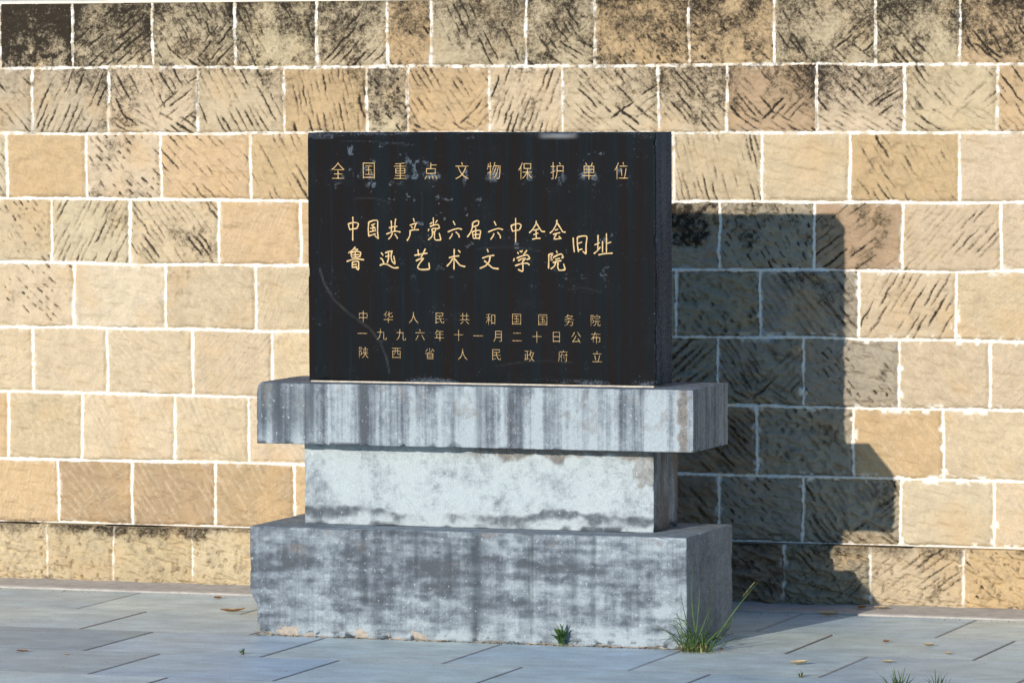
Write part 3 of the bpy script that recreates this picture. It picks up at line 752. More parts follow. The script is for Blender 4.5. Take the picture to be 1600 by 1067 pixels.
TX, TY, TZ = -1.7499, 0.1336, MONZ[3]
CHARS1 = [-0.4927, -0.3848, -0.2748, -0.1683, -0.0605, 0.0491, 0.1572, 0.2657, 0.3742, 0.4839]
def wear_tab(F, V, lo, hi):
    x = V[:, 0] - TX; z = V[:, 2] - TZ
    n = fbm(x * 16, z * 34, 4, 1); n2 = fbm(x * 40, z * 40, 3, 2)
    sc = ss(0.775, 0.815, z + 0.05 * (fbm(x * 9, z * 3, 3, 5) - 0.5)) * (0.05 + 0.55 * n)
    sc = np.maximum(sc, 0.5 * ss(0.74, 0.80, z) * ss(0.52, 0.66, fbm(x * 7, z * 70, 4, 7)) * ss(0.15, -0.1, x))
    for cx in CHARS1:
        dd = ((x - cx) / 0.040) ** 2 + ((z - 0.685) / 0.042) ** 2
        sc = np.maximum(sc, 0.85 * np.exp(-dd) * ss(0.40, 0.62, n2) * (0.6 + 0.6 * vn(cx * 31 + x * 0, z * 0, 3)))
    sc = np.maximum(sc, 0.7 * ss(0.66, 0.76, n2) * ss(0.5, 0.62, fbm(x * 5, z * 5, 3, 12)) * ss(0.0, 0.6, z))
    sc = np.maximum(sc, 0.75 * ss(0.045, 0.0, z) * ss(0.35, 0.6, fbm(x * 6, z * 20, 4, 9)))
    sc = np.maximum(sc, 0.35 * np.exp(-((x - 0.594) / 0.006) ** 2) * (F == 0))
    # the long arc a dragged tool left at lower left
    px = np.array([-0.560, -0.545, -0.510, -0.455, -0.385, -0.350, -0.328, -0.318]); pz = np.array([0.372, 0.325, 0.270, 0.224, 0.178, 0.135, 0.085, 0.035])
    line = np.zeros_like(x)
    tt = np.linspace(0, 1, 160); qx = np.interp(tt, np.linspace(0, 1, 8), px); qz = np.interp(tt, np.linspace(0, 1, 8), pz)
    sel = np.where((F == 0) & (x < -0.28) & (z < 0.4))[0]
    if len(sel):
        d = np.full(len(sel), 9.0)
        for a, b in zip(qx, qz): d = np.minimum(d, (x[sel] - a) ** 2 + (z[sel] - b) ** 2)
        line[sel] = 0.10 * np.exp(-d / 0.0024 ** 2) * (0.4 + vn(x[sel] * 40, z[sel] * 40, 3))
    for a in (( -0.02, 0.44, 0.22, 0.432), (0.30, 0.31, 0.42, 0.30), (-0.45, 0.60, -0.30, 0.585), (0.05, 0.06, 0.33, 0.075)):
        t_ = np.clip((x - a[0]) / (a[2] - a[0]), 0, 1); zz = a[1] + (a[3] - a[1]) * t_ + 0.012 * np.sin(t_ * 3.1)
        line = np.maximum(line, 0.035 * np.exp(-((z - zz) / 0.002) ** 2) * ss(0, 0.1, t_) * ss(1, 0.9, t_) * (F == 0))
    chip = np.exp(-((x - 0.27) / 0.07) ** 2) * ss(0.795, 0.806, z + 0.008 * (n - 0.5)) * (F == 0) * ss(0.075, 0.05, np.abs(x - 0.27))
    sd = F == 1
    sc = np.where(sd, 0.75 + 0.5 * (fbm(V[:, 1] * 22, z * 3, 3, 6) - 0.5), sc); sc = np.where(F == 2, 0.8, sc)
    return np.stack([np.clip(sc, 0, 1), np.clip(np.maximum(line, 0.45 * chip), 0, 1), 0 * x, 0 * x], -1)
def rad_tab(V):
    hi = V.max(0); lo = V.min(0)
    r = 0.014 * ss(0.075, 0.04, np.abs(V[:, 0] - TX - 0.27)) * ss(0.05, 0.0, hi[2] - V[:, 2])
    r = r + 0.010 * ss(0.03, 0.0, hi[0] - V[:, 0]) * ss(0.05, 0.0, V[:, 2] - lo[2]) * ss(0.05, 0.0, V[:, 1] - lo[1])
    return r
tab = block("tablet", mon, (TX - 0.6, TY, TZ + 0.0045), (TX + 0.6, TY + 0.1714, MONZ[4]), 0.0045, 0.002, M_TAB, wear_tab, rad_tab, None, 0.0004)
bed = link("mortar_bed", box_mesh("mortar_bed", (TX - 0.592 - BX, TY - 0.004 - 0.25, TZ - 0.001), (TX + 0.592 - BX, TY + 0.165 - 0.25, TZ + 0.005)), M_BED, mon)

# ---------------------------------------------------------------- inscription
FONT_LINES = [([('全', -492.7, 694.8), ('国', -384.8, 694.2), ('重', -274.8, 694.5), ('点', -168.3, 693.9), ('文', -60.5, 694.9), ('物', 49.1, 695.2), ('保', 157.2, 694.6), ('护', 265.7, 695.7), ('单', 374.2, 694.7), ('位', 483.9, 696.2)], 48.0, 57.4), ([('中', -407.5, 217.2), ('华', -319.6, 215.9), ('人', -231.4, 215.5), ('民', -140.7, 214.6), ('共', -53.8, 214.2), ('和', 35.3, 213.2), ('国', 125.0, 214.0), ('国', 214.7, 213.1), ('务', 304.9, 213.6), ('院', 394.8, 213.8)], 34.9, 38.7), ([('一', -410.9, 161.6), ('九', -343.1, 159.3), ('九', -275.3, 158.8), ('六', -209.3, 159.6), ('年', -142.0, 158.5), ('十', -75.4, 159.3), ('一', -7.8, 158.8), ('月', 59.3, 158.2), ('二', 126.2, 156.8), ('十', 194.2, 157.1), ('日', 261.1, 158.0), ('公', 328.7, 158.0), ('布', 395.5, 157.8)], 34.9, 38.7), ([('陕', -406.7, 99.2), ('西', -292.0, 98.2), ('省', -176.0, 98.2), ('人', -61.4, 97.8), ('民', 54.8, 98.0), ('政', 168.3, 96.7), ('府', 283.4, 97.5), ('立', 399.8, 97.2)], 34.9, 38.7)]
BRUSH_A = "-442.1,543.5 -441.5,530.7 -442.4,493.3 -442.6,464.8;-458.4,520.8 -452.9,500.7;-458.4,519.8 -440.5,524.8 -426.8,523.3 -422,519.4 -428.4,504.2;-452.9,501.1 -440.6,503.9 -428,505.2|-385.8,528 -388,503.5 -386.1,478.9;-385.8,526.1 -371,531.5 -357.4,532.1 -354.7,527.2 -355.5,493.8 -352.5,471.3;-352.5,471.9 -365.1,482;-378.5,515.3 -363.8,521.3;-381.7,505.5 -363.8,510.5;-371.1,517.3 -371.7,496.7;-383.9,494.3 -360.8,498.7;-365.9,508.5 -362.4,501.3;-386.1,480.9 -373.4,484.9 -361.9,487.9|-307.7,531.4 -306.5,517.7 -307.3,496.1;-291.3,538.4 -293.9,525.6 -295.7,497.2;-315.6,507.8 -299.8,511.5 -286.2,512.9;-325.2,487.2 -304.1,495.1 -289.5,497.2 -275.2,494.3;-303.1,492.2 -308.4,480.4 -317.9,470.5;-295.8,488.3 -289.6,480.5 -285.4,473.1|-230.6,539.7 -226.5,527.9;-242.9,516.1 -230.8,521.1 -217.2,523.1;-237.1,514.2 -234,506.4;-221.4,521.1 -227.7,505.4;-244.5,498.5 -228.8,502.1 -211,502.6;-241.3,498.5 -242.5,484.7 -246.7,474.9 -253,466.1|-161.1,543 -160.2,519.5;-173.1,520.8 -164.3,526.7;-146.6,534.3 -153.9,524.4;-175.9,505.7 -179.1,497.9;-172.7,512.6 -159.2,517.6 -144.6,519.6 -139.4,508.9 -149.9,505.9;-166.5,505.8 -164.5,496;-166.5,504.8 -151.9,507.8 -155.1,497;-164.5,496 -155.1,497;-163.5,495 -165.6,481.3 -179.2,469.1;-157.2,496.1 -157.3,477.5 -153.2,469.3 -134.4,469.8;-134.4,469.8 -140.6,492.3|-92.1,531.6 -85.3,518;-111.4,495.4 -92.7,503.3 -74,507.3 -61.5,504.5;-94.8,491.6 -96.9,484.7 -105.3,472.9;-83.4,496.5 -73,486.8 -71,478|-24.1,527.1 -9.5,533.1 -3.4,530.2 -6.5,518.5 -24.2,512.5;-24.1,527.1 -26.2,509.6 -32.5,493.9 -44,479.2;-14.2,510.6 -14.4,477.4;-26.3,497.8 -22.3,475.4;-26.3,496.9 -11.8,500.9 2.7,500 -2.6,472.6;-23.3,487.1 -1.5,489.2;-22.3,475.4 -2.6,476.5|49,531.4 56.2,517.8;28.2,496.2 46.8,503.8 65.4,508.2 79.9,504.3;48.8,492.5 45.7,483.7 36.7,471.9;60.2,496.4 69.5,485.8 71.1,476.1|123.3,542.5 123,463.8;106.7,518.1 112.8,497.7;106.7,517.2 123.3,523.1 135.6,524.1 142.2,518.3 136.5,504.7;112.8,499.7 136.5,504.3|194.3,534.2 192.1,522.5 180.8,505 169.4,494.2;194.2,526.4 209.5,503.2 214.6,499.3 223.8,499;183.8,503 202.3,507;183.8,488.5 201.3,494.4;193.1,504.1 194,475.9;179.6,473.9 195,476.9 208.4,477|264.7,537.5 262.6,522.9 251.2,503.5 239.9,493.7;264.6,528.7 279.9,505.6 283.9,498.8 294.2,497.5;257.4,503.5 268.6,507.4;251.1,489.9 263.5,493.8 275.7,495.8;263.4,492.9 254.2,475.3 277.7,477.4;270.6,485.1 279.8,475.5"
BRUSH_B = "-433.7,445.1 -443.2,434.3 -458.5,424.3;-436.9,435.9 -425.3,437.3 -431.7,429.4;-449.6,427.3 -446.6,410.6;-448.6,426.3 -430.6,430.4 -414.8,426.6 -419.2,410.8;-446.6,409.6 -419.2,411.8;-444.4,418.5 -420.2,419.7;-433.8,429.4 -433.9,410.7;-464.6,396.7 -447.7,402.3 -426.6,405.3 -403,402.7;-444.5,395.9 -444.7,376.2;-444.6,394.9 -433,396.9 -422.4,396 -423,369.5;-423,369.5 -432,376.3;-443.6,386 -428.8,388.1;-444.7,377.1 -426.7,380.3|-343.4,427.1 -336.1,417.4;-346.6,409.4 -339.3,404.6 -334.2,392.8;-348.9,384.8 -334.2,390.3 -319.5,387.1 -300.7,377.4 -281.8,378.5;-329.8,425.3 -319.2,430.3 -302.4,432.4;-305.6,431.3 -308.8,415.6 -304.8,398 -294.3,389.2;-294.3,390.2 -299.4,416.7;-328.8,414.1 -314.1,416.2;-317.6,427.3 -317.7,407.7 -322.6,392.9|-214.9,437.9 -213.9,428.1 -211.9,416.4;-188.8,441 -196.2,426.3 -204.6,412.5;-227.6,418.2 -207.7,422.7 -181.6,426.4;-222.4,400.6 -209.9,406.6 -195.2,409.6 -207.9,394.9 -216.3,381.1 -211.1,374.2 -197.6,372.4 -174.6,374.6;-174.6,374.6 -177,395.1|-88.9,440.8 -89.5,407.6 -90.3,373.3;-107.7,411.3 -91.1,416.3 -71.3,418.4;-75.4,437 -67.1,429.2;-93.2,410.5 -101.6,397.7 -115.2,383.9;-88,409.5 -69.4,388.2 -50.8,383.4|24.8,441.6 28.9,430.9;7.5,411.3 27.8,418.2 49.5,421.3;35,419.3 31.8,400.7 19.3,387 -1.4,378;14.3,403.5 25.6,394.8 43.1,380.3 64.8,377.2|129,432.7 133.1,425.3;137.2,436.6 142.4,431.4;146.5,438.6 142.4,431.4;161.9,438.7 149.5,423.1;118.6,412.1 115.4,402.4;125.8,412.2 143.3,419.1 162.9,423.2 171.1,411.6 159.7,408.6;130.9,403.5 143.3,410.4 156.7,412.4 146.3,401.7;146.3,401.7 147.7,384.2 146.2,369.6 130.8,376.2;120.5,387.8 143.2,394.8 162.8,396.3 169.9,390.2|236.5,426.7 236,404.3 235.3,379.1;236.5,424.7 249.8,428.7 243.6,416 248.3,406.4 242.6,409.8;262.2,438.5 265.2,429.8;253.9,420 251.2,412.2;253.9,417.1 267.2,424 279.5,427 286,417.4 279.5,414.4;258,409.4 274.4,413.4;249.7,398.6 263,403.6 279.4,405.7;261,402.6 254.8,387 242.4,378.2;268.2,400.7 266.7,385.2 272.1,374.5 292.6,376.7;292.6,376.7 286.6,396"
BRUSH_C = "319.7,480.6 320.6,459.3 323.5,433.2;334,482.6 333.9,459.4 337.8,433.3;334,481.7 351.3,485.7 366.6,483.8 363.4,455.7 363.3,427.6;363.3,427.6 352.1,436.3;336.9,461.4 350.2,466.3;337.9,440 351.2,444|404.3,489.9 404.2,463.8 403.1,442.5;392,456.9 410.4,464.8;389.8,428.8 402.1,438.6 412.3,451.2;419.5,469.7 419.4,432.9;432.9,494.9 432.6,433;433.7,462 449,467;405.1,425.1 424.5,429.1 454,431.2"
TUFT_BASE = (-0.983, -0.02, 0.008)
TUFT_BLADES = [(0.009, 0.285, -0.017, 0.149), (-0.019, 0.202, -0.019, 0.108), (0.039, 0.23, 0.028, 0.13), (0.092, 0.262, 0.047, 0.13), (0.075, 0.152, 0.049, 0.09), (0.223, 0.234, 0.124, 0.123), (0.2, 0.158, 0.124, 0.096), (0.164, 0.114, 0.092, 0.075), (0.16, 0.067, 0.092, 0.044), (-0.152, 0.098, -0.079, 0.075), (-0.059, 0.103, -0.03, 0.067), (-0.053, 0.074, -0.032, 0.04), (-0.09, 0.013, -0.047, 0.017), (-0.124, -0.033, -0.068, -0.015), (-0.105, -0.036, -0.051, -0.016), (0.121, 0.025, 0.098, 0.095), (0.087, -0.005, 0.049, 0.016), (0.191, 0.064, 0.102, 0.03), (0.03, 0.058, 0.017, 0.027), (0.06, 0.08, 0.034, 0.048)]

PROUD = TY - 0.0012

def carve(bm, gold=None):
    ext = bmesh.ops.extrude_face_region(bm, geom=bm.faces[:])
    for v in [g for g in ext["geom"] if isinstance(g, bmesh.types.BMVert)]: v.co.y += 0.0030
    bmesh.ops.recalc_face_normals(bm, faces=bm.faces[:])
    me = bpy.data.meshes.new("gilt_character"); bm.to_mesh(me); bm.free()
    return link("gilt_character", me, gold or M_GOLD, tab)

def text_line(items, w, h, gold=None):
    for ch, x, z in items:
        cu = bpy.data.curves.new("t", 'FONT'); cu.body = ch; cu.size = 1.0
        cu.resolution_u = 3; cu.offset = -0.014
        ob = bpy.data.objects.new("t", cu); C.objects.link(ob)
        dg = bpy.context.evaluated_depsgraph_get(); dg.update()
        me = bpy.data.meshes.new_from_object(ob.evaluated_get(dg))
        co = np.zeros(len(me.vertices) * 3); me.vertices.foreach_get("co", co); co = co.reshape(-1, 3)
        cx, cy = 0.5 * (co[:, 0].min() + co[:, 0].max()), 0.5 * (co[:, 1].min() + co[:, 1].max())
        sx = w / 0.93; sz = h / 0.93
        co2 = np.stack([(co[:, 0] - cx) * sx / 1000 + x / 1000 + TX - BX, np.full(len(co), PROUD - 0.25), (co[:, 1] - cy) * sz / 1000 + z / 1000 + TZ], -1)
        me.vertices.foreach_set("co", co2.ravel()); me.update()
        bm = bmesh.new(); bm.from_mesh(me)
        C.objects.unlink(ob); bpy.data.objects.remove(ob); bpy.data.curves.remove(cu); bpy.data.meshes.remove(me)
        carve(bm, gold)

def brush_line(data, r0):
    br = random.Random(8)
    for chars in data.split('|'):
        bm = bmesh.new(); k = 0
        for st in chars.split(';'):
            pts = [tuple(float(q) / 1000 for q in p.split(',')) for p in st.split()]
            P = []; n = len(pts)
            for i in range(n - 1):                            # Catmull-Rom through the stroke's points
                p0 = pts[max(0, i - 1)]; p1 = pts[i]; p2 = pts[i + 1]; p3 = pts[min(n - 1, i + 2)]
                for j in range(4):
                    t = j / 4
                    P.append(tuple((1 - 0.6) * (p1[d] + (p2[d] - p1[d]) * t) + 0.6 * 0.5 * (2 * p1[d] + (p2[d] - p0[d]) * t + (2 * p0[d] - 5 * p1[d] + 4 * p2[d] - p3[d]) * t * t
                             + (3 * p1[d] - p0[d] - 3 * p2[d] + p3[d]) * t ** 3) for d in (0, 1)))
            P.append(pts[-1])
            m = len(P); L = []; Rr = []; k += 1
            for i in range(m):
                a = P[max(0, i - 1)]; b = P[min(m - 1, i + 1)]
                tx, tz = b[0] - a[0], b[1] - a[1]; ln = math.hypot(tx, tz) or 1e-6
                q = i / (m - 1)
                w = r0 * (1.0 + 0.28 * math.exp(-((q - 0.06) / 0.12) ** 2) + 0.22 * math.exp(-((q - 0.95) / 0.1) ** 2) - 0.12 * math.sin(q * math.pi)) * br.uniform(0.94, 1.06)
                if i in (0, m - 1): w *= 0.62
                nx, nz = -tz / ln * w, tx / ln * w
                y = PROUD - 0.25 - 0.00004 * k
                L.append(bm.verts.new((P[i][0] + nx + TX - BX, y, P[i][1] + nz + TZ))); Rr.append(bm.verts.new((P[i][0] - nx + TX - BX, y, P[i][1] - nz + TZ)))
            for i in range(m - 1): bm.faces.new((L[i], Rr[i], Rr[i + 1], L[i + 1]))
        carve(bm)

text_line(*FONT_LINES[0])
brush_line(BRUSH_A, 0.0021)
brush_line(BRUSH_B, 0.0023)
brush_line(BRUSH_C, 0.0022)
for _l in FONT_LINES[1:]: text_line(*_l, M_GOLD_WORN)

# ---------------------------------------------------------------- plants
def ribbon(bm, p0, p1, p2, w, side, n=9, fold=0.25, tipw=0.06):
    prev = None
    for i in range(n + 1):
        t = i / n
        p = p0 * (1 - t) ** 2 + p1 * 2 * t * (1 - t) + p2 * t * t
        d = ((p1 - p0) * (1 - t) + (p2 - p1) * t).normalized()
        s = (side - d * side.dot(d)).normalized()
        u = s.cross(d)
        ww = w * (0.75 + 0.5 * math.sin(min(1, t * 1.6) * math.pi / 2) - 0.2) * max(tipw, (1 - t ** 2.2))
        row = [bm.verts.new(p - s * ww + u * ww * fold), bm.verts.new(p), bm.verts.new(p + s * ww + u * ww * fold)]
        if prev:
            bm.faces.new((prev[0], prev[1], row[1], row[0])); bm.faces.new((prev[1], prev[2], row[2], row[1]))
        prev = row

def finish(bm, name, mat, parent=None):
    for f in bm.faces: f.smooth = True
    me = bpy.data.meshes.new(name); bm.to_mesh(me); bm.free()
    return link(name, me, mat, parent)

def grass_tuft():
    g = random.Random(5)
    root = empty("grass_tuft", (TUFT_BASE[0], TUFT_BASE[1], 0.0))
    tag(root, "tall green grass tuft growing at the monument base's right front corner", "grass")
    bm = bmesh.new(); side0 = Vector((0.94, 0.33, 0))
    for i, (tx, tz, cx, cz) in enumerate(TUFT_BLADES):
        dy = g.uniform(-0.09, 0.02); bx = g.uniform(-0.015, 0.03) + 0.25 * max(-0.05, min(0.12, tx)) ; by = g.uniform(-0.03, 0.015)
        k = 1.0
        side = (side0 + Vector((g.uniform(-.4, .4), g.uniform(-.6, .6), 0))).normalized()
        ribbon(bm, Vector((bx, by, 0)), Vector((cx, by + dy * 0.4, max(0.012, cz))), Vector((tx, by + dy, max(0.006, tz))), g.uniform(0.0016, 0.0027), side)
    for i in range(64):
        a = g.uniform(0, 2 * math.pi); r = g.uniform(0.04, 0.17); h = g.uniform(0.02, 0.10) * (1 if g.random() < .7 else 1.5)
        bx = g.uniform(-0.03, 0.075); by = g.uniform(-0.05, 0.03) - 0.0
        ex, ey = math.cos(a) * r, math.sin(a) * r * 0.8
        if by + ey > 0.01 and bx + ex < 0.03: ey = -abs(ey) * 0.6
        ribbon(bm, Vector((bx, by, 0)), Vector((bx + ex * 0.35, by + ey * 0.35, h * 1.1)), Vector((bx + ex, by + ey, max(0.004, h * g.uniform(0.25, 0.95)))), g.uniform(0.0016, 0.0028),
               Vector((math.sin(a), -math.cos(a), 0.1)).normalized(), 6)
    finish(bm, "blades", M_GRASS, root)
    bm = bmesh.new()
    for i in range(26):
        a = g.uniform(0, 2 * math.pi); r = g.uniform(0.01, 0.07); h = g.uniform(0.008, 0.05)
        bx = g.uniform(-0.04, 0.05); by = g.uniform(-0.05, 0.01)
        ribbon(bm, Vector((bx, by, 0.0)), Vector((bx + math.cos(a) * r * .5, by + math.sin(a) * r * .5, h)), Vector((bx + math.cos(a) * r, by - abs(math.sin(a)) * r, max(0.004, h * 0.4))), g.uniform(0.0018, 0.003), Vector((-math.sin(a), math.cos(a), 0)).normalized(), 4)
    finish(bm, "dry_blades", M_DRY, root)
    # seed head on the longest stalk (towards the right)
    tx, tz, cx, cz = TUFT_BLADES[5]
    bm = bmesh.new()
    tip = Vector((tx, -0.05, tz)); d = (tip - Vector((cx, -0.02, cz))).normalized()
    for i in range(22):
        p = tip - d * (0.0028 * i); a = i * 2.4
        q = Vector((math.cos(a), math.sin(a), 0.2)) * 0.0028
        ribbon(bm, p - d * 0.012, p - d * 0.004 + q, p + d * 0.004 + q * 0.7, 0.0014, Vector((math.sin(a), -math.cos(a), 0.0)), 3)
    finish(bm, "seed_head", M_SEED, root)
grass_tuft()

def leafy_weed(name, loc, n, size, label, flat=0.0, seed=1):
    g = random.Random(seed)
    root = empty(name, loc)
    tag(root, label, "weed")
    bm = bmesh.new()
    for i in range(n):
        a = i * 2.399 + g.uniform(-.3, .3); el = g.uniform(0.15, 1.25) * (1 - flat) + 0.1
        h0 = size * g.uniform(0.05, 0.55)
        ln = size * g.uniform(0.35, 0.62)
        d = Vector((math.cos(a) * math.cos(el), math.sin(a) * math.cos(el), math.sin(el)))
        if d.y > 0: d.y *= 0.3
        b = Vector((g.uniform(-.12, .12) * size, g.uniform(-.1, .05) * size, h0))
        ribbon(bm, b, b + d * ln * 0.6 + Vector((0, 0, ln * 0.12)), b + d * ln, size * g.uniform(0.055, 0.085), Vector((math.sin(a), -math.cos(a), 0.15)).normalized(), 6, 0.35)
    finish(bm, "leaves", M_WEED, root)
    bm = bmesh.new()
    for i in range(3):
        x = (i - 1) * size * 0.07
        ribbon(bm, Vector((x, 0, 0)), Vector((x * 1.3, -0.004, size * 0.3)), Vector((x * 2, -0.006, size * 0.62)), size * 0.025, Vector((1, 0.2, 0)), 4)
    finish(bm, "stems", M_GRASS, root)
    return root
leafy_weed("leafy_weed", (-1.425, -0.022, 0.0), 30, 0.078, "small bushy green weed sprouting at the foot of the monument's front face", 0.0, 3)

def spiky(name, loc, n, size, label, seed):
    g = random.Random(seed)
    root = empty(name, loc)
    tag(root, label, "grass")
    bm = bmesh.new()
    for i in range(n):
        a = g.uniform(0, 2 * math.pi); el = g.uniform(0.25, 1.4); ln = size * g.uniform(0.6, 1.1)
        d = Vector((math.cos(a) * math.cos(el), math.sin(a) * math.cos(el), math.sin(el)))
        b = Vector((g.uniform(-.2, .2) * size, g.uniform(-.2, .2) * size, 0))
        ribbon(bm, b, b + d * ln * 0.5 + Vector((0, 0, ln * 0.15)), b + d * ln, 0.0024, Vector((math.sin(a), -math.cos(a), 0.1)).normalized(), 5)
    finish(bm, "blades", M_GRASS, root)
    bm = bmesh.new()
    for i in range(6):
        a = g.uniform(0, 6.28); r = size * 0.4
        ribbon(bm, Vector((0, 0, 0)), Vector((math.cos(a) * r * .5, math.sin(a) * r * .5, 0.012)), Vector((math.cos(a) * r, math.sin(a) * r, 0.004)), 0.003, Vector((-math.sin(a), math.cos(a), 0)), 4)
    finish(bm, "dry_blades", M_DRY, root)
    return root
spiky("grass_sprig", (-0.075, -0.90, 0.0), 46, 0.085, "wider dark green grass sprig in the paving at the picture's bottom right", 31)
spiky("grass_sprig", (0.045, -0.88, 0.0), 34, 0.075, "narrower grass sprig right of the wider one at the bottom edge", 32)
spiky("grass_sprig", (-0.462, -0.585, 0.0), 9, 0.028, "tiny green shoot in a paving joint left of the bottom grass sprigs", 33)
spiky("grass_sprig", (-2.323, -0.525, 0.0), 14, 0.022, "tiny flat green shoot in the paving left of the monument base", 34)

# ---------------------------------------------------------------- fallen leaves
def fallen_leaf(loc, ln, wd, rot, curl, label, pale, seed):
    g = random.Random(seed)
    bm = bmesh.new(); rows = []
    for i in range(9):
        t = i / 8; w = wd * math.sin(math.pi * min(1, t * 0.92 + 0.06)) ** 0.8
        x = (t - 0.5) * ln; z = 0.003 + 0.28 * curl * ((t - 0.45) * 2) ** 2 * ln
        rows.append([bm.verts.new((x, -w, z + curl * w * 1.2 + g.uniform(0, 0.002))), bm.verts.new((x, 0, z - 0.001)), bm.verts.new((x, w, z + curl * w * 1.4 + g.uniform(0, 0.002)))])
    for a, b in zip(rows[:-1], rows[1:]):
        bm.faces.new((a[0], b[0], b[1], a[1])); bm.faces.new((a[1], b[1], b[2], a[2]))
    o = finish(bm, "fallen_leaf", M_FALLENP if pale else M_FALLEN)
    o.location = loc; o.rotation_euler = (0, 0, rot)
    tag(o, label, "leaf", "leaves fallen on the paving")
    return o
LEAVES = [
 ((-2.83, 0.62, 0.001), .085, .012, 0.25, .35, "long curled brown leaf on the paving left of the monument base", 0),
 ((-0.845, 1.09, 0.001), .070, .016, 0.1, .5, "curled tan leaf in the shadow just before the kerb strip", 1),
 ((-0.774, 1.255, 0.012), .032, .014, 0.5, .3, "short reddish leaf on the kerb strip in the monument's shadow", 0),
 ((-0.704, 1.25, 0.012), .050, .012, 0.2, .3, "tan leaf on the kerb strip at the edge of the monument's shadow", 1),
 ((-0.555, -0.285, 0.001), .055, .013, 0.3, .5, "largest pale leaf on the paving between grass tuft and bottom grass sprigs", 1),
 ((-0.454, 0.383, 0.001), .024, .009, 0.9, .3, "small dark brown leaf on the open paving right of the grass tuft", 0),
 ((-0.306, -0.158, 0.001), .036, .010, 0.1, .3, "pale straw coloured leaf on the paving at lower right", 1),
 ((-0.296, 0.318, 0.001), .034, .011, 0.2, .4, "yellowish leaf lying on the paving near the right edge", 1),
 ((-3.043, 1.001, 0.001), .030, .010, 0.0, .4, "small dark red leaf on the paving near the kerb left of the monument", 0),
 ((-2.90, 1.04, 0.001), .040, .008, 0.1, .2, "thin reddish leaf on the paving between kerb and monument base", 0),
 ((-3.02, -0.677, 0.001), .040, .010, 0.1, .2, "flat orange brown leaf on the dark slabs at bottom left", 0),
 ((-2.848, -0.717, 0.001), .016, .007, 0.4, .2, "tiny yellow leaf on the dark slabs at bottom left", 1),
 ((-0.18, 0.115, 0.001), .026, .009, 0.7, .3, "small tan leaf on the thin joint near the right edge", 1),
 ((-0.90, 0.02, 0.001), .014, .006, 0.7, .3, "tiny brown leaf scrap before the tuft's shadow", 0),
]
for i, L in enumerate(LEAVES): fallen_leaf(*L, 50 + i)

def litter():
    g = random.Random(77); bm = bmesh.new()
    for i in range(420):
        x = g.uniform(-4.6, 0.6); y = min(1.325, 1.335 - abs(g.gauss(0, 0.03)))
        a = g.uniform(-0.5, 0.5) + (math.pi if g.random() < .5 else 0); l = g.uniform(0.006, 0.035)
        z = 0.020 + g.uniform(0, 0.010)
        ribbon(bm, Vector((x, y, z)), Vector((x + math.cos(a) * l * .5, y + math.sin(a) * l * .2, z + 0.004)), Vector((x + math.cos(a) * l, y - abs(math.sin(a)) * l * .3, z)), g.uniform(0.0008, 0.002), Vector((0, 1, .4)).normalized(), 2)
    for i in range(110):
        x = g.uniform(-4.4, 0.4); y = g.uniform(0.1, 1.12); a = g.uniform(0, 6.28); l = g.uniform(0.003, 0.010)
        ribbon(bm, Vector((x, y, 0.003)), Vector((x + math.cos(a) * l * .5, y + math.sin(a) * l * .5, 0.006)), Vector((x + math.cos(a) * l, y + math.sin(a) * l, 0.003)), g.uniform(0.001, 0.003), Vector((-math.sin(a), math.cos(a), 0)), 2)
    o = finish(bm, "dry_litter", M_DRY)
    return tag(o, "dry straw and leaf scraps swept along the foot of the wall", "litter", None, 'stuff')
litter()

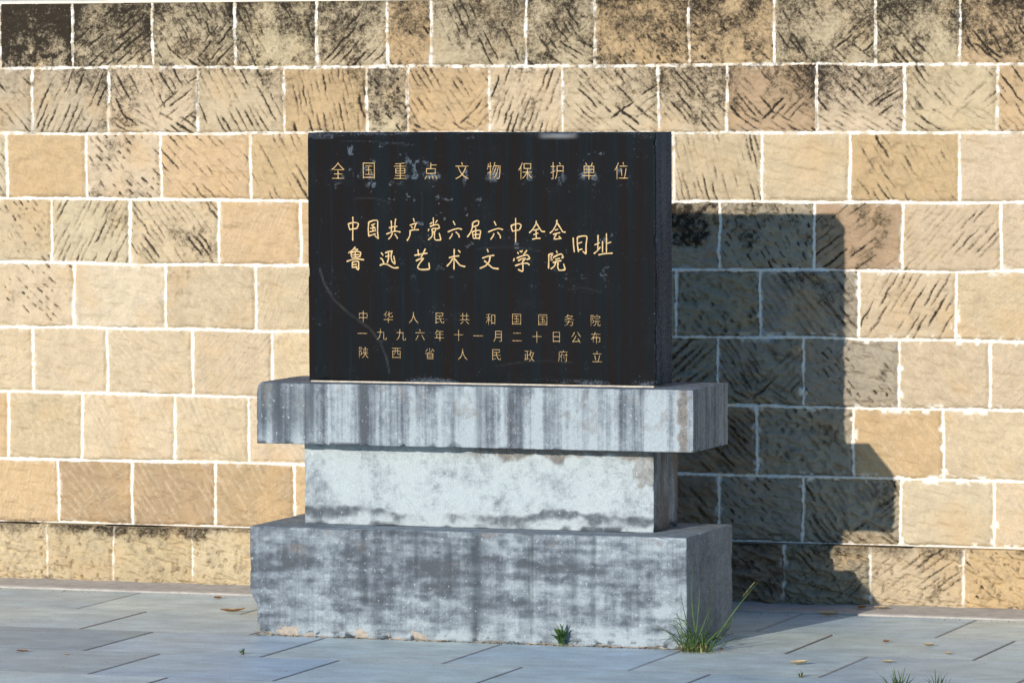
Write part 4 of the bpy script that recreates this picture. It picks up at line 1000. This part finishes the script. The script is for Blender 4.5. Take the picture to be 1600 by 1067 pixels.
def grit():
    g = random.Random(91); bm = bmesh.new()
    def crumb(x, y, r):
        m = bmesh.ops.create_icosphere(bm, subdivisions=1, radius=r)
        for v in m['verts']:
            v.co *= g.uniform(0.6, 1.2); v.co.z *= 0.7; v.co += Vector((x, y, r * 0.35))
    for i in range(150):
        x = BX + g.uniform(-0.75, 0.75); crumb(x, -abs(g.gauss(0, 0.007)) - 0.002, g.choice((0.0015, 0.002, 0.003, 0.005)) * g.uniform(0.7, 1.3))
    for i in range(50):
        crumb(BX + 0.752 + abs(g.gauss(0, 0.01)), g.uniform(-0.02, 0.5), g.uniform(0.0015, 0.004))
    for i in range(70):
        crumb(TUFT_BASE[0] + g.gauss(0, 0.05), TUFT_BASE[1] + g.gauss(-0.015, 0.02), g.uniform(0.001, 0.0035))
    for i in range(140):
        crumb(g.uniform(-4.4, 0.4), 1.13 - abs(g.gauss(0, 0.05)), g.uniform(0.001, 0.003))
    for i in range(120):
        crumb(g.uniform(-4.2, 0.4), g.uniform(-1.1, 1.1), g.uniform(0.0008, 0.0022))
    bm2 = finish(bm, "stone_grit", M_GRIT)
    return tag(bm2, "dark and sandy grit scattered along the monument's foot", "grit", None, 'stuff')
M_GRIT = mat_simple("stone_grit", (0.07, 0.065, 0.06), (0.34, 0.27, 0.20), 45, 0.95)
grit()

# ---------------------------------------------------------------- hedge behind the wall
def hedge():
    g = random.Random(13)
    root = empty("hedge", (-2.0, 3.2, 0))
    tag(root, "dark green leafy hedge behind the wall's top edge", "hedge")
    n = 15000
    r = np.random.RandomState(3)
    x = r.uniform(-7.5, 3.5, n); y = r.uniform(-0.5, 0.6, n)
    top = 2.15 + 0.45 * (fbm(x * 1.3, x * 0, 3, 2) - 0.25)
    z = top * r.uniform(0, 1, n) ** 0.55
    c = np.stack([x + 2.0, y, z], -1)
    a = r.uniform(0, 6.28, n); el = r.uniform(-1, 1, n); l = r.uniform(0.04, 0.08, n)[:, None]
    d = np.stack([np.cos(a) * np.cos(el), np.sin(a) * np.cos(el), np.sin(el)], -1)
    s = np.stack([-np.sin(a), np.cos(a), 0.3 * np.cos(a)], -1)
    V = np.stack([c, c + d * l + s * l * 0.45, c + d * l * 2, c + d * l - s * l * 0.45], 1).reshape(-1, 3)
    Q = np.arange(n * 4).reshape(-1, 4)
    link("foliage", np_mesh("foliage", V, Q, smooth=False), M_HEDGE, root)
    bm = bmesh.new()
    for i in range(14):
        x0 = -5.2 + i * 0.78
        bmesh.ops.create_cone(bm, cap_ends=True, segments=7, radius1=0.022, radius2=0.008, depth=1.9,
                              matrix=Matrix.Translation((x0 + g.uniform(-.2, .2), g.uniform(-.2, .3), 0.95)) @ Matrix.Rotation(g.uniform(-.12, .12), 4, 'Y'))
    finish(bm, "stems", M_BARK, root)
hedge()
